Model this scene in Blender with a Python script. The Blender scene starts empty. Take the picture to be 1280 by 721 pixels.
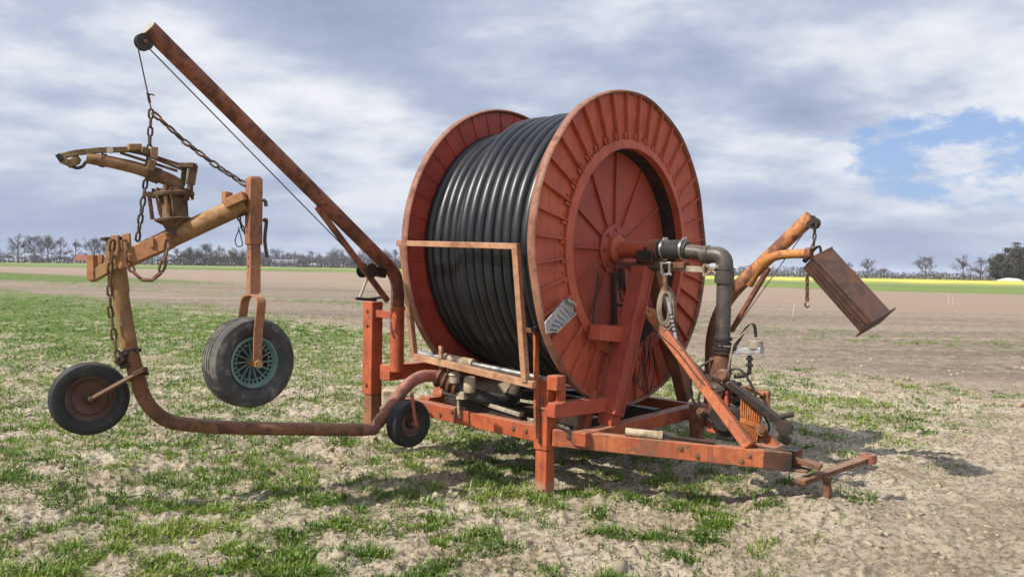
import bpy, bmesh, math, random
import numpy as np
from mathutils import Vector, Matrix

scene = bpy.context.scene
COL = scene.collection
R = math.radians

# ------------------------------------------------------------------ camera
FPX, CAM_H, HOR, ROLL = 1000.0, 1.6, 335.0, R(0.95)
PITCH = math.atan((360.5 - HOR) / FPX)            # looking slightly down
cam_d = bpy.data.cameras.new('camera')
cam_d.sensor_width = 36.0
cam_d.lens = 36.0 * FPX / 1280.0
cam_d.clip_start, cam_d.clip_end = 0.05, 20000
cam = bpy.data.objects.new('camera', cam_d)
COL.objects.link(cam)
fwd = Vector((0, math.cos(-PITCH), math.sin(-PITCH)))
right0 = Vector((1, 0, 0))
up0 = right0.cross(fwd)
# the photograph's horizon falls to the right: the camera is rolled anticlockwise
rt = right0 * math.cos(ROLL) + up0 * math.sin(ROLL)
up = up0 * math.cos(ROLL) - right0 * math.sin(ROLL)
cam.matrix_world = Matrix(((rt.x, up.x, -fwd.x, 0), (rt.y, up.y, -fwd.y, 0), (rt.z, up.z, -fwd.z, CAM_H), (0, 0, 0, 1)))
scene.camera = cam

# ------------------------------------------------------------------ sky and sun
SUN_DIR = Vector((-0.84, -0.50, 0.95)).normalized()   # towards the sun
SUN_EL = math.asin(SUN_DIR.z)
SUN_AZ = math.atan2(SUN_DIR.x, SUN_DIR.y)
world = bpy.data.worlds.new('World')
scene.world = world
world.use_nodes = True
wt = world.node_tree
wt.nodes.clear()


def N(t, typ, **kw):
    n = t.nodes.new(typ)
    for k, v in kw.items():
        if k == 'in_':
            for a, b in v.items():
                n.inputs[a].default_value = b
        else:
            setattr(n, k, v)
    return n


def math_n(t, op, a, b=None, c=None, clamp=False):
    n = t.nodes.new('ShaderNodeMath')
    n.operation = op
    n.use_clamp = clamp
    for i, v in enumerate((a, b, c)):
        if v is None:
            continue
        if isinstance(v, (int, float)):
            n.inputs[i].default_value = v
        else:
            t.links.new(v, n.inputs[i])
    return n.outputs[0]


def ramp(t, fac, stops, interp='LINEAR'):
    n = t.nodes.new('ShaderNodeValToRGB')
    cr = n.color_ramp
    cr.interpolation = interp
    while len(cr.elements) < len(stops):
        cr.elements.new(0.5)
    for e, (p, c) in zip(cr.elements, stops):
        e.position = p
        e.color = (c[0], c[1], c[2], 1) if not isinstance(c, (int, float)) else (c, c, c, 1)
    t.links.new(fac, n.inputs[0])
    return n.outputs[0]


def mixc(t, fac, a, b, mode='MIX'):
    n = t.nodes.new('ShaderNodeMix')
    n.data_type = 'RGBA'
    n.blend_type = mode
    for i, v in ((0, fac), (6, a), (7, b)):
        if isinstance(v, (int, float)):
            n.inputs[i].default_value = v
        elif isinstance(v, (tuple, list)):
            n.inputs[i].default_value = (v[0], v[1], v[2], 1)
        else:
            t.links.new(v, n.inputs[i])
    return n.outputs[2]


def build_world():
    t = wt
    L = t.links.new
    sky = N(t, 'ShaderNodeTexSky', sky_type='NISHITA')
    sky.sun_disc = False
    sky.sun_elevation = SUN_EL
    sky.sun_rotation = SUN_AZ
    sky.air_density = 1.0
    sky.dust_density = 1.5
    tc = N(t, 'ShaderNodeTexCoord')
    sep = N(t, 'ShaderNodeSeparateXYZ')
    L(tc.outputs['Generated'], sep.inputs[0])
    x, y, z = sep.outputs
    # clouds lie on a flat layer: project the view direction on to it
    zz = math_n(t, 'MAXIMUM', z, 0.0)
    den = math_n(t, 'ADD', zz, 0.24)
    px = math_n(t, 'DIVIDE', x, den)
    py = math_n(t, 'DIVIDE', y, den)
    comb = N(t, 'ShaderNodeCombineXYZ')
    L(px, comb.inputs[0]); L(py, comb.inputs[1]); comb.inputs[2].default_value = 6.1
    big = N(t, 'ShaderNodeTexNoise', in_={'Scale': 1.05, 'Detail': 8.0, 'Roughness': 0.53, 'Distortion': 0.15})
    L(comb.outputs[0], big.inputs['Vector'])
    m2 = N(t, 'ShaderNodeMapping')
    m2.inputs['Scale'].default_value = (1.9, 2.3, 1.0)
    m2.inputs['Location'].default_value = (4.3, 1.9, 0.4)
    m2.inputs['Rotation'].default_value = (0, 0, R(-14))
    L(comb.outputs[0], m2.inputs[0])
    fine = N(t, 'ShaderNodeTexNoise', in_={'Scale': 1.5, 'Detail': 9.0, 'Roughness': 0.55, 'Distortion': 0.1})
    L(m2.outputs[0], fine.inputs['Vector'])
    s = math_n(t, 'ADD', math_n(t, 'MULTIPLY', big.outputs[0], 0.68), math_n(t, 'MULTIPLY', fine.outputs[0], 0.32))
    cloud = ramp(t, s, [(0.38, (3.1, 3.65, 5.05)), (0.45, (3.95, 4.5, 5.95)), (0.50, (4.95, 5.5, 6.75)), (0.555, (7.0, 7.3, 8.0)), (0.60, (8.3, 8.4, 8.8))])
    # unseen cloud overhead and behind the viewer, brightness added to fill shaded faces
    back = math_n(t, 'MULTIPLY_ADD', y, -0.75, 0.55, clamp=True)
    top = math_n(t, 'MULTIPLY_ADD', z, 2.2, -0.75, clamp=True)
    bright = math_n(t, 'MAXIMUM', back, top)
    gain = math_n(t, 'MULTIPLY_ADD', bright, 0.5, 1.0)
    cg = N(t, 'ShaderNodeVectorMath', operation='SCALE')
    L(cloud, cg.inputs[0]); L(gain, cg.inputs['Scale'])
    # hazier and a little paler low over the fields
    low = math_n(t, 'MULTIPLY_ADD', z, -6.0, 1.0, clamp=True)
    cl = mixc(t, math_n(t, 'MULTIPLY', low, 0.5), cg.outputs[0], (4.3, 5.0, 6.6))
    # one ragged opening of blue low on the right
    ax = math_n(t, 'DIVIDE', x, math_n(t, 'MAXIMUM', y, 0.05))
    az = math_n(t, 'DIVIDE', z, math_n(t, 'MAXIMUM', y, 0.05))
    dx = math_n(t, 'DIVIDE', math_n(t, 'SUBTRACT', ax, 0.575), 0.155)
    dz = math_n(t, 'DIVIDE', math_n(t, 'SUBTRACT', az, 0.150), 0.06)
    dist = math_n(t, 'ADD', math_n(t, 'MULTIPLY', dx, dx), math_n(t, 'MULTIPLY', dz, dz))
    gm = N(t, 'ShaderNodeMapping')
    gm.inputs['Scale'].default_value = (8.5, 8.5, 17)
    L(tc.outputs['Generated'], gm.inputs[0])
    gn = N(t, 'ShaderNodeTexNoise', in_={'Scale': 1.0, 'Detail': 6.0, 'Roughness': 0.6})
    L(gm.outputs[0], gn.inputs['Vector'])
    dist = math_n(t, 'ADD', dist, math_n(t, 'MULTIPLY', math_n(t, 'SUBTRACT', gn.outputs[0], 0.47), 6.5))
    gap = math_n(t, 'MULTIPLY', ramp(t, dist, [(0.25, 1.0), (1.0, 0.0)], 'EASE'), math_n(t, 'GREATER_THAN', y, 0.1))
    blue = mixc(t, 0.55, sky.outputs[0], (2.6, 4.3, 8.6))
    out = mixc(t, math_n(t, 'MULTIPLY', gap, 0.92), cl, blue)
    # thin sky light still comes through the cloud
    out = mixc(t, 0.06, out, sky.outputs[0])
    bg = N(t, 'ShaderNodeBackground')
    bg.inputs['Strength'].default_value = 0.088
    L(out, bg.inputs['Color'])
    wo = N(t, 'ShaderNodeOutputWorld')
    L(bg.outputs[0], wo.inputs[0])


build_world()
sun_d = bpy.data.lights.new('sun', 'SUN')
sun_d.energy = 5.0
sun_d.angle = R(0.6)
sun_d.color = (1.0, 0.94, 0.85)
sun = bpy.data.objects.new('sun', sun_d)
COL.objects.link(sun)
sun.rotation_euler = SUN_DIR.to_track_quat('Z', 'Y').to_euler()
scene.view_settings.view_transform = 'Standard'
scene.view_settings.look = 'None'
scene.view_settings.exposure = 0.32
scene.view_settings.gamma = 1.0
scene.view_settings.use_curve_mapping = False

# ------------------------------------------------------------------ measuring: a sight line of the photo cut with a plane of the machine
NP = np.array([.895, 6.149, 0.0])
TH = R(49.2)
UU = np.array([math.sin(TH), -math.cos(TH), 0]); VV = np.array([math.cos(TH), math.sin(TH), 0])
CC = np.array([0, 0, CAM_H])
ROTZ = math.atan2(UU[1], UU[0])


def ray(px, py):
    X, Y = px - 640, py - 360.5
    cr, sr = math.cos(ROLL), math.sin(ROLL)
    X, Y = X * cr + Y * sr, -X * sr + Y * cr
    x, z = X / FPX, -Y / FPX
    c, s = math.cos(-PITCH), math.sin(-PITCH)
    return np.array([x, c - z * s, s + z * c])


def to_local(P):
    d = P - NP
    return Vector((float(d @ UU), float(d @ VV), float(d[2])))


def cut(px, py, n, k):
    r = ray(px, py)
    return CC + ((k - (CC - NP) @ n) / (r @ n)) * r


def au(px, py, u): return to_local(cut(px, py, UU, u))
def av(px, py, v): return to_local(cut(px, py, VV, v))
def azl(px, py, z): return to_local(cut(px, py, np.array([0, 0, 1.0]), z))


def wy(px, py, Y):
    r = ray(px, py)
    return Vector(CC + r * (Y / r[1]))


# ------------------------------------------------------------------ materials
MATS = {}


def new_mat(name):
    m = bpy.data.materials.new(name)
    m.use_nodes = True
    t = m.node_tree
    b = t.nodes['Principled BSDF']
    return m, t, b


def worn(name, base, base2=None, rust=(0.10, 0.035, 0.015), amount=0.35, rough=0.55, metal=0.0, dust=0.25,
         scale=1.0, bump=0.25, dustc=(0.34, 0.27, 0.19), grime=0.3, spec=0.4, mott=1.0, mud=0.0):
    """weathered paint or metal: two tones of paint, rust blotches, runs, dust lying on upper faces"""
    m, t, b = new_mat(name)
    L = t.links.new
    base2 = base2 or tuple(c * 0.75 for c in base)
    tc = N(t, 'ShaderNodeTexCoord')
    co = tc.outputs['Object']
    n1 = N(t, 'ShaderNodeTexNoise', in_={'Scale': 3.2 * scale, 'Detail': 5.0, 'Roughness': 0.6})
    L(co, n1.inputs['Vector'])
    n2 = N(t, 'ShaderNodeTexNoise', in_={'Scale': 14.0 * scale, 'Detail': 10.0, 'Roughness': 0.68})
    L(co, n2.inputs['Vector'])
    mp = N(t, 'ShaderNodeMapping')
    mp.inputs['Scale'].default_value = (26 * scale, 26 * scale, 1.6 * scale)
    L(co, mp.inputs[0])
    n3 = N(t, 'ShaderNodeTexNoise', in_={'Scale': 1.0, 'Detail': 4.0, 'Roughness': 0.6})
    L(mp.outputs[0], n3.inputs['Vector'])
    c = mixc(t, ramp(t, n1.outputs[0], [(0.35, 0.0), (0.65, 1.0)]), base, base2)
    c = mixc(t, 1.0, c, ramp(t, n2.outputs[0], [(0.30, 1 - .48 * mott), (0.48, 1 - .04 * mott), (0.68, 1 + .18 * mott)]), 'MULTIPLY')
    # runs of darker water stain
    run = math_n(t, 'MULTIPLY', ramp(t, n3.outputs[0], [(0.52, 0.0), (0.72, 1.0)]), grime)
    c = mixc(t, run, c, tuple(0.35 * k + 0.02 for k in base2))
    comb = math_n(t, 'ADD', math_n(t, 'MULTIPLY', n2.outputs[0], 0.6), math_n(t, 'MULTIPLY', n1.outputs[0], 0.4))
    lo = 0.66 - 0.34 * amount
    rm = ramp(t, comb, [(lo - 0.03, 0.0), (lo + 0.05, 1.0)])
    n4 = N(t, 'ShaderNodeTexNoise', in_={'Scale': 60.0 * scale, 'Detail': 4.0, 'Roughness': 0.7})
    L(co, n4.inputs['Vector'])
    rc = mixc(t, n4.outputs[0], tuple(k * 0.5 for k in rust), tuple(k * 1.6 for k in rust))
    c = mixc(t, rm, c, rc)
    geo = N(t, 'ShaderNodeNewGeometry')
    sp = N(t, 'ShaderNodeSeparateXYZ')
    L(geo.outputs['Normal'], sp.inputs[0])
    upf = math_n(t, 'MULTIPLY', ramp(t, sp.outputs[2], [(0.55, 0.0), (0.95, 1.0)]), ramp(t, n2.outputs[0], [(0.35, 0.2), (0.6, 1.0)]))
    c = mixc(t, math_n(t, 'MULTIPLY', upf, dust), c, dustc)
    if mud:                                        # dried mud splashed up from the ground
        so = N(t, 'ShaderNodeSeparateXYZ'); L(co, so.inputs[0])
        hz_ = math_n(t, 'MULTIPLY_ADD', n2.outputs[0], .22, math_n(t, 'MULTIPLY', so.outputs[2], -1.0))
        c = mixc(t, math_n(t, 'MULTIPLY', ramp(t, hz_, [(-.0, 0.0), (.09, 1.0)]), mud), c, (0.33, 0.27, 0.19))
    L(c, b.inputs['Base Color'])
    rr = math_n(t, 'MULTIPLY_ADD', rm, 0.3, rough, clamp=True)
    rr = math_n(t, 'MULTIPLY_ADD', math_n(t, 'SUBTRACT', n2.outputs[0], 0.5), 0.35, rr, clamp=True)
    L(rr, b.inputs['Roughness'])
    b.inputs['Metallic'].default_value = metal
    b.inputs['Specular IOR Level'].default_value = spec
    bp = N(t, 'ShaderNodeBump', in_={'Strength': bump, 'Distance': 0.004})
    hh = math_n(t, 'ADD', math_n(t, 'MULTIPLY', n4.outputs[0], 0.5), math_n(t, 'MULTIPLY', comb, 1.2))
    L(hh, bp.inputs['Height'])
    L(bp.outputs[0], b.inputs['Normal'])
    MATS[name] = m
    return m


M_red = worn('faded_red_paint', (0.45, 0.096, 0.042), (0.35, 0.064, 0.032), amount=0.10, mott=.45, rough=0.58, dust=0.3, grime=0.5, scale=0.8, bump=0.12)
M_post = worn('darkened_red_paint', (0.36, 0.066, 0.034), (0.28, 0.05, 0.028), amount=0.1, mott=.5, rough=0.55, dust=0.3, grime=0.4)  # hub disc's deep red; the bearing post's weaker light is put into it
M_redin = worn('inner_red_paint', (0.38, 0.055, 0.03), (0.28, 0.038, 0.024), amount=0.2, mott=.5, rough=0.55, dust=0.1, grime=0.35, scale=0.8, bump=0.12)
M_frame = worn('orange_red_frame_paint', (0.42, 0.098, 0.034), (0.32, 0.068, 0.028), rust=(0.15, 0.055, 0.03), amount=0.28, rough=0.55, dust=0.55, grime=0.6)
M_foot = worn('muddy_leg_paint', (0.42, 0.098, 0.034), (0.32, 0.068, 0.028), rust=(0.15, 0.055, 0.03), amount=0.3, rough=0.6, dust=0.5, grime=0.6, mud=.85)
M_frame2 = worn('orange_frame_paint', (0.42, 0.125, 0.042), (0.36, 0.076, 0.032), rust=(0.17, 0.075, 0.036), amount=0.46, rough=0.58, dust=0.5, grime=0.9)
M_rim = worn('worn_rim_metal', (0.29, 0.14, 0.085), (0.24, 0.09, 0.055), rust=(0.15, 0.065, 0.04), amount=0.4, rough=0.6, dust=0.2)
M_guide = worn('bleached_guide_paint', (0.43, 0.26, 0.145), (0.36, 0.16, 0.085), rust=(0.22, 0.10, 0.055), amount=0.36, dust=0.5)
M_boom = worn('rusty_boom_paint', (0.28, 0.10, 0.05), (0.21, 0.073, 0.039), rust=(0.11, 0.045, 0.027), mott=.6, amount=0.5, rough=0.65, dust=0.2, grime=0.5)
M_pipe = worn('rusty_pipe', (0.24, 0.105, 0.05), (0.17, 0.07, 0.035), rust=(0.10, 0.05, 0.028), amount=0.5, rough=0.7, dust=0.4)
M_pipe_red = worn('rusty_pipe_red', (0.32, 0.085, 0.055), (0.27, 0.12, 0.085), rust=(0.14, 0.06, 0.035), amount=0.4, rough=0.6, dust=0.4)
M_ochre = worn('ochre_rusted_paint', (0.33, 0.19, 0.07), (0.26, 0.145, 0.055), rust=(0.19, 0.095, 0.042), amount=0.36, rough=0.65, dust=0.3)
M_band = worn('flaked_red_band', (0.34, 0.085, 0.05), (0.24, 0.10, 0.055), rust=(0.17, 0.075, 0.036), amount=0.62, rough=0.65, dust=0.3)
M_ochre2 = worn('orange_ochre_paint', (0.36, 0.165, 0.066), (0.28, 0.12, 0.05), rust=(0.24, 0.10, 0.045), amount=0.32, rough=0.65, dust=0.3)
M_legrust = worn('orange_rust_leg', (0.33, 0.145, 0.066), (0.26, 0.105, 0.05), rust=(0.17, 0.075, 0.042), amount=0.4, rough=0.7, dust=0.3, grime=0.5)
M_gun = worn('olive_brass_gun', (0.19, 0.125, 0.046), (0.12, 0.08, 0.035), rust=(0.085, 0.045, 0.025), amount=0.5, rough=0.6, dust=0.3, metal=0.1)
M_gunbarrel = worn('ochre_barrel', (0.29, 0.165, 0.072), (0.20, 0.11, 0.05), rust=(0.15, 0.065, 0.032), amount=0.45, rough=0.55, dust=0.25)
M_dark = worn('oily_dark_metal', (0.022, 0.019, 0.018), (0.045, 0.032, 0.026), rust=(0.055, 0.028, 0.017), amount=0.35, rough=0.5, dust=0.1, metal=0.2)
M_chain = worn('dark_chain_steel', (0.06, 0.05, 0.045), (0.09, 0.065, 0.05), rust=(0.11, 0.055, 0.03), amount=0.45, rough=0.6, metal=0.4, dust=0.15, scale=2)
M_chainr = worn('rusty_chain_steel', (0.16, 0.085, 0.045), (0.12, 0.06, 0.035), rust=(0.10, 0.045, 0.025), amount=0.5, rough=0.7, dust=0.3, scale=2)
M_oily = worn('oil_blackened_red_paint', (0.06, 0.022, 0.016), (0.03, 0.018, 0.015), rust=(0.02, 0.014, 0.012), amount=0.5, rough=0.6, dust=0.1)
M_oily2 = worn('oil_soaked_orange_paint', (0.10, 0.042, 0.022), (0.03, 0.018, 0.014), rust=(0.02, 0.014, 0.012), amount=0.55, rough=0.5, dust=0.6, dustc=(.33, .2, .1))
M_grey = worn('grey_coated_pipe', (0.092, 0.078, 0.065), (0.066, 0.058, 0.05), rust=(0.13, 0.085, 0.05), amount=0.24, rough=0.42, dust=0.3, metal=0.25)
M_steel = worn('bright_steel', (0.62, 0.60, 0.56), (0.5, 0.48, 0.44), rust=(0.22, 0.14, 0.09), amount=0.2, rough=0.28, metal=0.85, dust=0.1)
M_galv = worn('galvanised_sheet', (0.42, 0.42, 0.42), (0.33, 0.33, 0.34), rust=(0.25, 0.2, 0.16), amount=0.2, rough=0.4, metal=0.5, dust=0.1)
M_cream = worn('cream_plastic', (0.50, 0.41, 0.27), (0.40, 0.32, 0.21), rust=(0.22, 0.16, 0.10), amount=0.36, rough=0.5, dust=0.3)
M_tin = worn('dull_tin', (0.40, 0.35, 0.27), (0.3, 0.26, 0.2), rust=(0.2, 0.12, 0.07), amount=0.35, rough=0.5, metal=0.3)
M_tank = worn('dusty_tank', (0.26, 0.20, 0.13), (0.18, 0.13, 0.09), rust=(0.12, 0.08, 0.05), amount=0.4, rough=0.6, dust=0.3)
M_trough = worn('deep_rust_plate', (0.085, 0.045, 0.031), (0.055, 0.031, 0.023), rust=(0.095, 0.045, 0.028), amount=0.4, rough=0.75, dust=0.15)
M_davit = worn('flaking_orange_paint', (0.52, 0.22, 0.075), (0.45, 0.17, 0.065), rust=(0.15, 0.07, 0.042), amount=0.52, rough=0.6, dust=0.2, dustc=(.5, .42, .32))
M_davity = worn('yellow_orange_paint', (0.50, 0.22, 0.05), (0.42, 0.16, 0.045), rust=(0.2, 0.09, 0.04), amount=0.35, rough=0.6, dust=0.2)
M_tyre = worn('dusty_tyre_rubber', (0.038, 0.036, 0.035), (0.075, 0.070, 0.065), rust=(0.15, 0.135, 0.115), amount=0.34, rough=0.75, dust=0.4, dustc=(.2, .18, .15), bump=0.15)
M_tyreb = worn('black_tyre_rubber', (0.015, 0.015, 0.015), (0.026, 0.025, 0.024), rust=(0.08, 0.07, 0.06), amount=0.2, rough=0.7, dust=0.3, dustc=(.2, .18, .15), bump=0.15)
M_rimgreen = worn('teal_rim_paint', (0.10, 0.185, 0.165), (0.14, 0.22, 0.20), rust=(0.12, 0.09, 0.06), amount=0.3, rough=0.55, dust=0.3)
M_rimdark = worn('dark_teal_rim', (0.03, 0.05, 0.05), (0.04, 0.06, 0.06), amount=0.2, rough=0.6)
M_rimrust = worn('rusty_disc_rim', (0.155, 0.085, 0.055), (0.12, 0.065, 0.045), rust=(0.09, 0.045, 0.028), amount=0.5, rough=0.75, dust=0.3)
M_rubber = worn('black_rubber', (0.018, 0.018, 0.019), (0.03, 0.028, 0.027), rust=(0.06, 0.05, 0.04), amount=0.15, rough=0.55, dust=0.3, bump=0.1)
M_fins = worn('orange_cast_cover', (0.55, 0.20, 0.05), (0.48, 0.15, 0.045), rust=(0.2, 0.08, 0.03), amount=0.28, rough=0.5, dust=0.3)
M_rope = worn('weathered_rope', (0.30, 0.24, 0.17), (0.2, 0.16, 0.11), rust=(0.1, 0.08, 0.06), amount=0.4, rough=0.9)


def hose_mat():
    m, t, b = new_mat('black_polyethylene_hose')
    L = t.links.new
    tc = N(t, 'ShaderNodeTexCoord')
    n = N(t, 'ShaderNodeTexNoise', in_={'Scale': 5.0, 'Detail': 8.0, 'Roughness': 0.65})
    L(tc.outputs['Object'], n.inputs['Vector'])
    c = ramp(t, n.outputs[0], [(0.35, (0.006, 0.0065, 0.008)), (0.6, (0.011, 0.0115, 0.013)), (0.80, (0.045, 0.041, 0.036))])
    L(c, b.inputs['Base Color'])
    L(math_n(t, 'MULTIPLY_ADD', n.outputs[0], 0.34, 0.22), b.inputs['Roughness'])
    b.inputs['Specular IOR Level'].default_value = 0.48
    bp = N(t, 'ShaderNodeBump', in_={'Strength': 0.08, 'Distance': 0.003})
    n2 = N(t, 'ShaderNodeTexNoise', in_={'Scale': 55.0, 'Detail': 4.0})
    L(tc.outputs['Object'], n2.inputs['Vector'])
    L(n2.outputs[0], bp.inputs['Height'])
    L(bp.outputs[0], b.inputs['Normal'])
    return m


M_hose = hose_mat()


def simple_mat(name, base, rough=0.8, var=0.25, scale=4.0, coord='Object'):
    m, t, b = new_mat(name)
    tc = N(t, 'ShaderNodeTexCoord')
    n = N(t, 'ShaderNodeTexNoise', in_={'Scale': scale, 'Detail': 6.0, 'Roughness': 0.6})
    t.links.new(tc.outputs[coord], n.inputs['Vector'])
    c = mixc(t, n.outputs[0], tuple(k * (1 - var) for k in base), tuple(min(1, k * (1 + var)) for k in base))
    t.links.new(c, b.inputs['Base Color'])
    b.inputs['Roughness'].default_value = rough
    b.inputs['Specular IOR Level'].default_value = 0.2
    return m


# ------------------------------------------------------------------ mesh helper
class MB:
    def __init__(s):
        s.v, s.f = [], []

    def add(s, vs, fs):
        k = len(s.v)
        s.v += [Vector(p) for p in vs]
        s.f += [tuple(i + k for i in f) for f in fs]
        return s

    def beam(s, p, q, w, h, upv=(0, 0, 1), e0=0.0, e1=0.0):
        """box from p to q; w across, h along upv"""
        p, q = Vector(p), Vector(q)
        d = (q - p).normalized()
        p = p - d * e0; q = q + d * e1
        upv = Vector(upv)
        sd = d.cross(upv)
        if sd.length < 1e-4:
            sd = d.cross(Vector((1, 0, 0)))
        sd.normalize()
        u2 = sd.cross(d).normalized()
        vs = []
        for c in (p, q):
            for a, b in ((-1, -1), (1, -1), (1, 1), (-1, 1)):
                vs.append(c + sd * (a * w / 2) + u2 * (b * h / 2))
        return s.add(vs, [(0, 1, 2, 3), (7, 6, 5, 4), (0, 4, 5, 1), (1, 5, 6, 2), (2, 6, 7, 3), (3, 7, 4, 0)])

    def box(s, c, sx, sy, sz):
        c = Vector(c)
        vs = [c + Vector((a * sx / 2, b * sy / 2, d * sz / 2)) for d in (-1, 1) for a, b in ((-1, -1), (1, -1), (1, 1), (-1, 1))]
        return s.add(vs, [(3, 2, 1, 0), (4, 5, 6, 7), (0, 1, 5, 4), (1, 2, 6, 5), (2, 3, 7, 6), (3, 0, 4, 7)])

    def tube(s, pts, r, seg=12, cap=True, closed=False):
        pts = [Vector(p) for p in pts]
        n = len(pts)
        rs = r if isinstance(r, (list, tuple)) else [r] * n
        tang = []
        for i in range(n):
            if closed:
                d = pts[(i + 1) % n] - pts[i - 1]
            else:
                d = pts[min(i + 1, n - 1)] - pts[max(i - 1, 0)]
            tang.append(d.normalized())
        nrm = tang[0].orthogonal().normalized()
        vs, fs = [], []
        for i in range(n):
            nrm = (nrm - tang[i] * nrm.dot(tang[i])).normalized()
            bn = tang[i].cross(nrm)
            for k in range(seg):
                a = 2 * math.pi * k / seg
                vs.append(pts[i] + (nrm * math.cos(a) + bn * math.sin(a)) * rs[i])
        for i in range(n if closed else n - 1):
            j = (i + 1) % n
            for k in range(seg):
                k2 = (k + 1) % seg
                fs.append((i * seg + k, i * seg + k2, j * seg + k2, j * seg + k))
        if cap and not closed:
            fs.append(tuple(range(seg - 1, -1, -1)))
            fs.append(tuple((n - 1) * seg + k for k in range(seg)))
        return s.add(vs, fs)

    def cyl(s, p, q, r, seg=20):
        return s.tube([p, q], r, seg)

    def lathe(s, o, ax, prof, seg=48, closed=True, caps=False):
        """prof: (radius, height along ax)"""
        o, ax = Vector(o), Vector(ax).normalized()
        a1 = ax.orthogonal().normalized()
        if abs(ax.z) < 0.9:
            a1 = (Vector((0, 0, 1)) - ax * ax.z).normalized()
        a2 = ax.cross(a1)
        vs, fs = [], []
        n = len(prof)
        for k in range(seg):
            a = 2 * math.pi * k / seg
            d = a1 * math.cos(a) + a2 * math.sin(a)
            for r, h in prof:
                vs.append(o + ax * h + d * max(r, 0.0004))
        for k in range(seg):
            k2 = (k + 1) % seg
            for i in range(n if closed else n - 1):
                j = (i + 1) % n
                fs.append((k * n + i, k2 * n + i, k2 * n + j, k * n + j))
        return s.add(vs, fs)

    def prism(s, quad, off):
        """polygon pushed along off to give it thickness"""
        n = len(quad)
        off = Vector(off)
        vs = [Vector(p) for p in quad] + [Vector(p) + off for p in quad]
        fs = [tuple(range(n)), tuple(range(2 * n - 1, n - 1, -1))]
        for i in range(n):
            j = (i + 1) % n
            fs.append((i, i + n, j + n, j))
        return s.add(vs, fs)

    def bolt(s, p, ax, r=0.012, h=0.01):
        p, ax = Vector(p), Vector(ax).normalized()
        return s.tube([p, p + ax * h], r, 6)

    def build(s, name, mat, parent=None, origin=None, bevel=0.0, sharp=35, smooth=True):
        me = bpy.data.meshes.new(name)
        o0 = Vector(origin) if origin is not None else Vector((0, 0, 0))
        me.from_pydata([tuple(p - o0) for p in s.v], [], s.f)
        bm = bmesh.new(); bm.from_mesh(me)
        bmesh.ops.recalc_face_normals(bm, faces=bm.faces)
        bm.to_mesh(me); bm.free()
        if smooth:
            me.polygons.foreach_set('use_smooth', [True] * len(me.polygons))
            me.set_sharp_from_angle(angle=R(sharp))
        me.materials.append(mat)
        ob = bpy.data.objects.new(name, me)
        COL.objects.link(ob)
        if parent is not None:
            ob.parent = parent
        elif origin is not None:
            ob.location = o0
        if bevel > 0:
            md = ob.modifiers.new('bevel', 'BEVEL')
            md.width = bevel; md.segments = 2; md.limit_method = 'ANGLE'; md.angle_limit = R(50)
            md.harden_normals = False
        return ob


def tag(o, label=None, cat=None, group=None, kind=None):
    if label: o['label'] = label
    if cat: o['category'] = cat
    if group: o['group'] = group
    if kind: o['kind'] = kind
    return o


def empty(name, loc=(0, 0, 0), rz=0.0):
    o = bpy.data.objects.new(name, None)
    o.location = loc; o.rotation_euler = (0, 0, rz)
    o.empty_display_size = 0.2
    COL.objects.link(o)
    return o


def catmull(pts, n=8):
    P = [Vector(p) for p in pts]
    P = [P[0] * 2 - P[1]] + P + [P[-1] * 2 - P[-2]]
    out = []
    for i in range(1, len(P) - 2):
        for k in range(n):
            t = k / n
            a, b, c, d = P[i - 1:i + 3]
            out.append(0.5 * ((2 * b) + (c - a) * t + (2 * a - 5 * b + 4 * c - d) * t * t + (3 * b - a - 3 * c + d) * t ** 3))
    out.append(P[-2])
    return out


def round_path(pts, rad, n=7):
    """polyline with its corners rounded"""
    P = [Vector(p) for p in pts]
    out = [P[0]]
    for i in range(1, len(P) - 1):
        a, b, c = P[i - 1], P[i], P[i + 1]
        r = min(rad, (a - b).length * .49, (c - b).length * .49)
        p0 = b + (a - b).normalized() * r; p1 = b + (c - b).normalized() * r
        for k in range(n + 1):
            t = k / n
            out.append(p0 * (1 - t) ** 2 + b * 2 * t * (1 - t) + p1 * t * t)
    out.append(P[-1])
    return out


def chain_mb(path, ln=0.075, wd=0.042, wr=0.0075, seed=1):
    """chain of stadium-shaped links along a path, each turned a quarter from the last"""
    rng = random.Random(seed)
    P = [Vector(p) for p in path]
    cum = [0.0]
    for i in range(1, len(P)):
        cum.append(cum[-1] + (P[i] - P[i - 1]).length)

    def at(s):
        s = max(0, min(cum[-1] - 1e-6, s))
        for i in range(1, len(cum)):
            if s <= cum[i]:
                t = (s - cum[i - 1]) / max(1e-9, cum[i] - cum[i - 1])
                return P[i - 1].lerp(P[i], t), (P[i] - P[i - 1]).normalized()
        return P[-1], (P[-1] - P[-2]).normalized()
    pitch = ln - 2 * wr
    n = max(1, int(cum[-1] / pitch))
    mb = MB()
    for k in range(n):
        c, d = at((k + .5) * pitch)
        ref = Vector((0.6, -0.75, 0.1)) if k % 2 else Vector((0.75, 0.6, 0.15))
        ref = ref + Vector((rng.uniform(-.25, .25), rng.uniform(-.25, .25), rng.uniform(-.2, .2)))
        sd = (ref - d * ref.dot(d)).normalized()
        hl = ln / 2 - wd / 2
        rr = wd / 2 - wr
        loop = []
        for q in range(12):
            a = math.pi * 2 * q / 12
            x = math.cos(a) * rr; y = math.sin(a) * rr + (hl if math.sin(a) > 1e-6 else -hl if math.sin(a) < -1e-6 else 0)
            loop.append(c + sd * x + d * y)
        mb.tube(loop, wr, 6, closed=True)
    return mb


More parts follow.
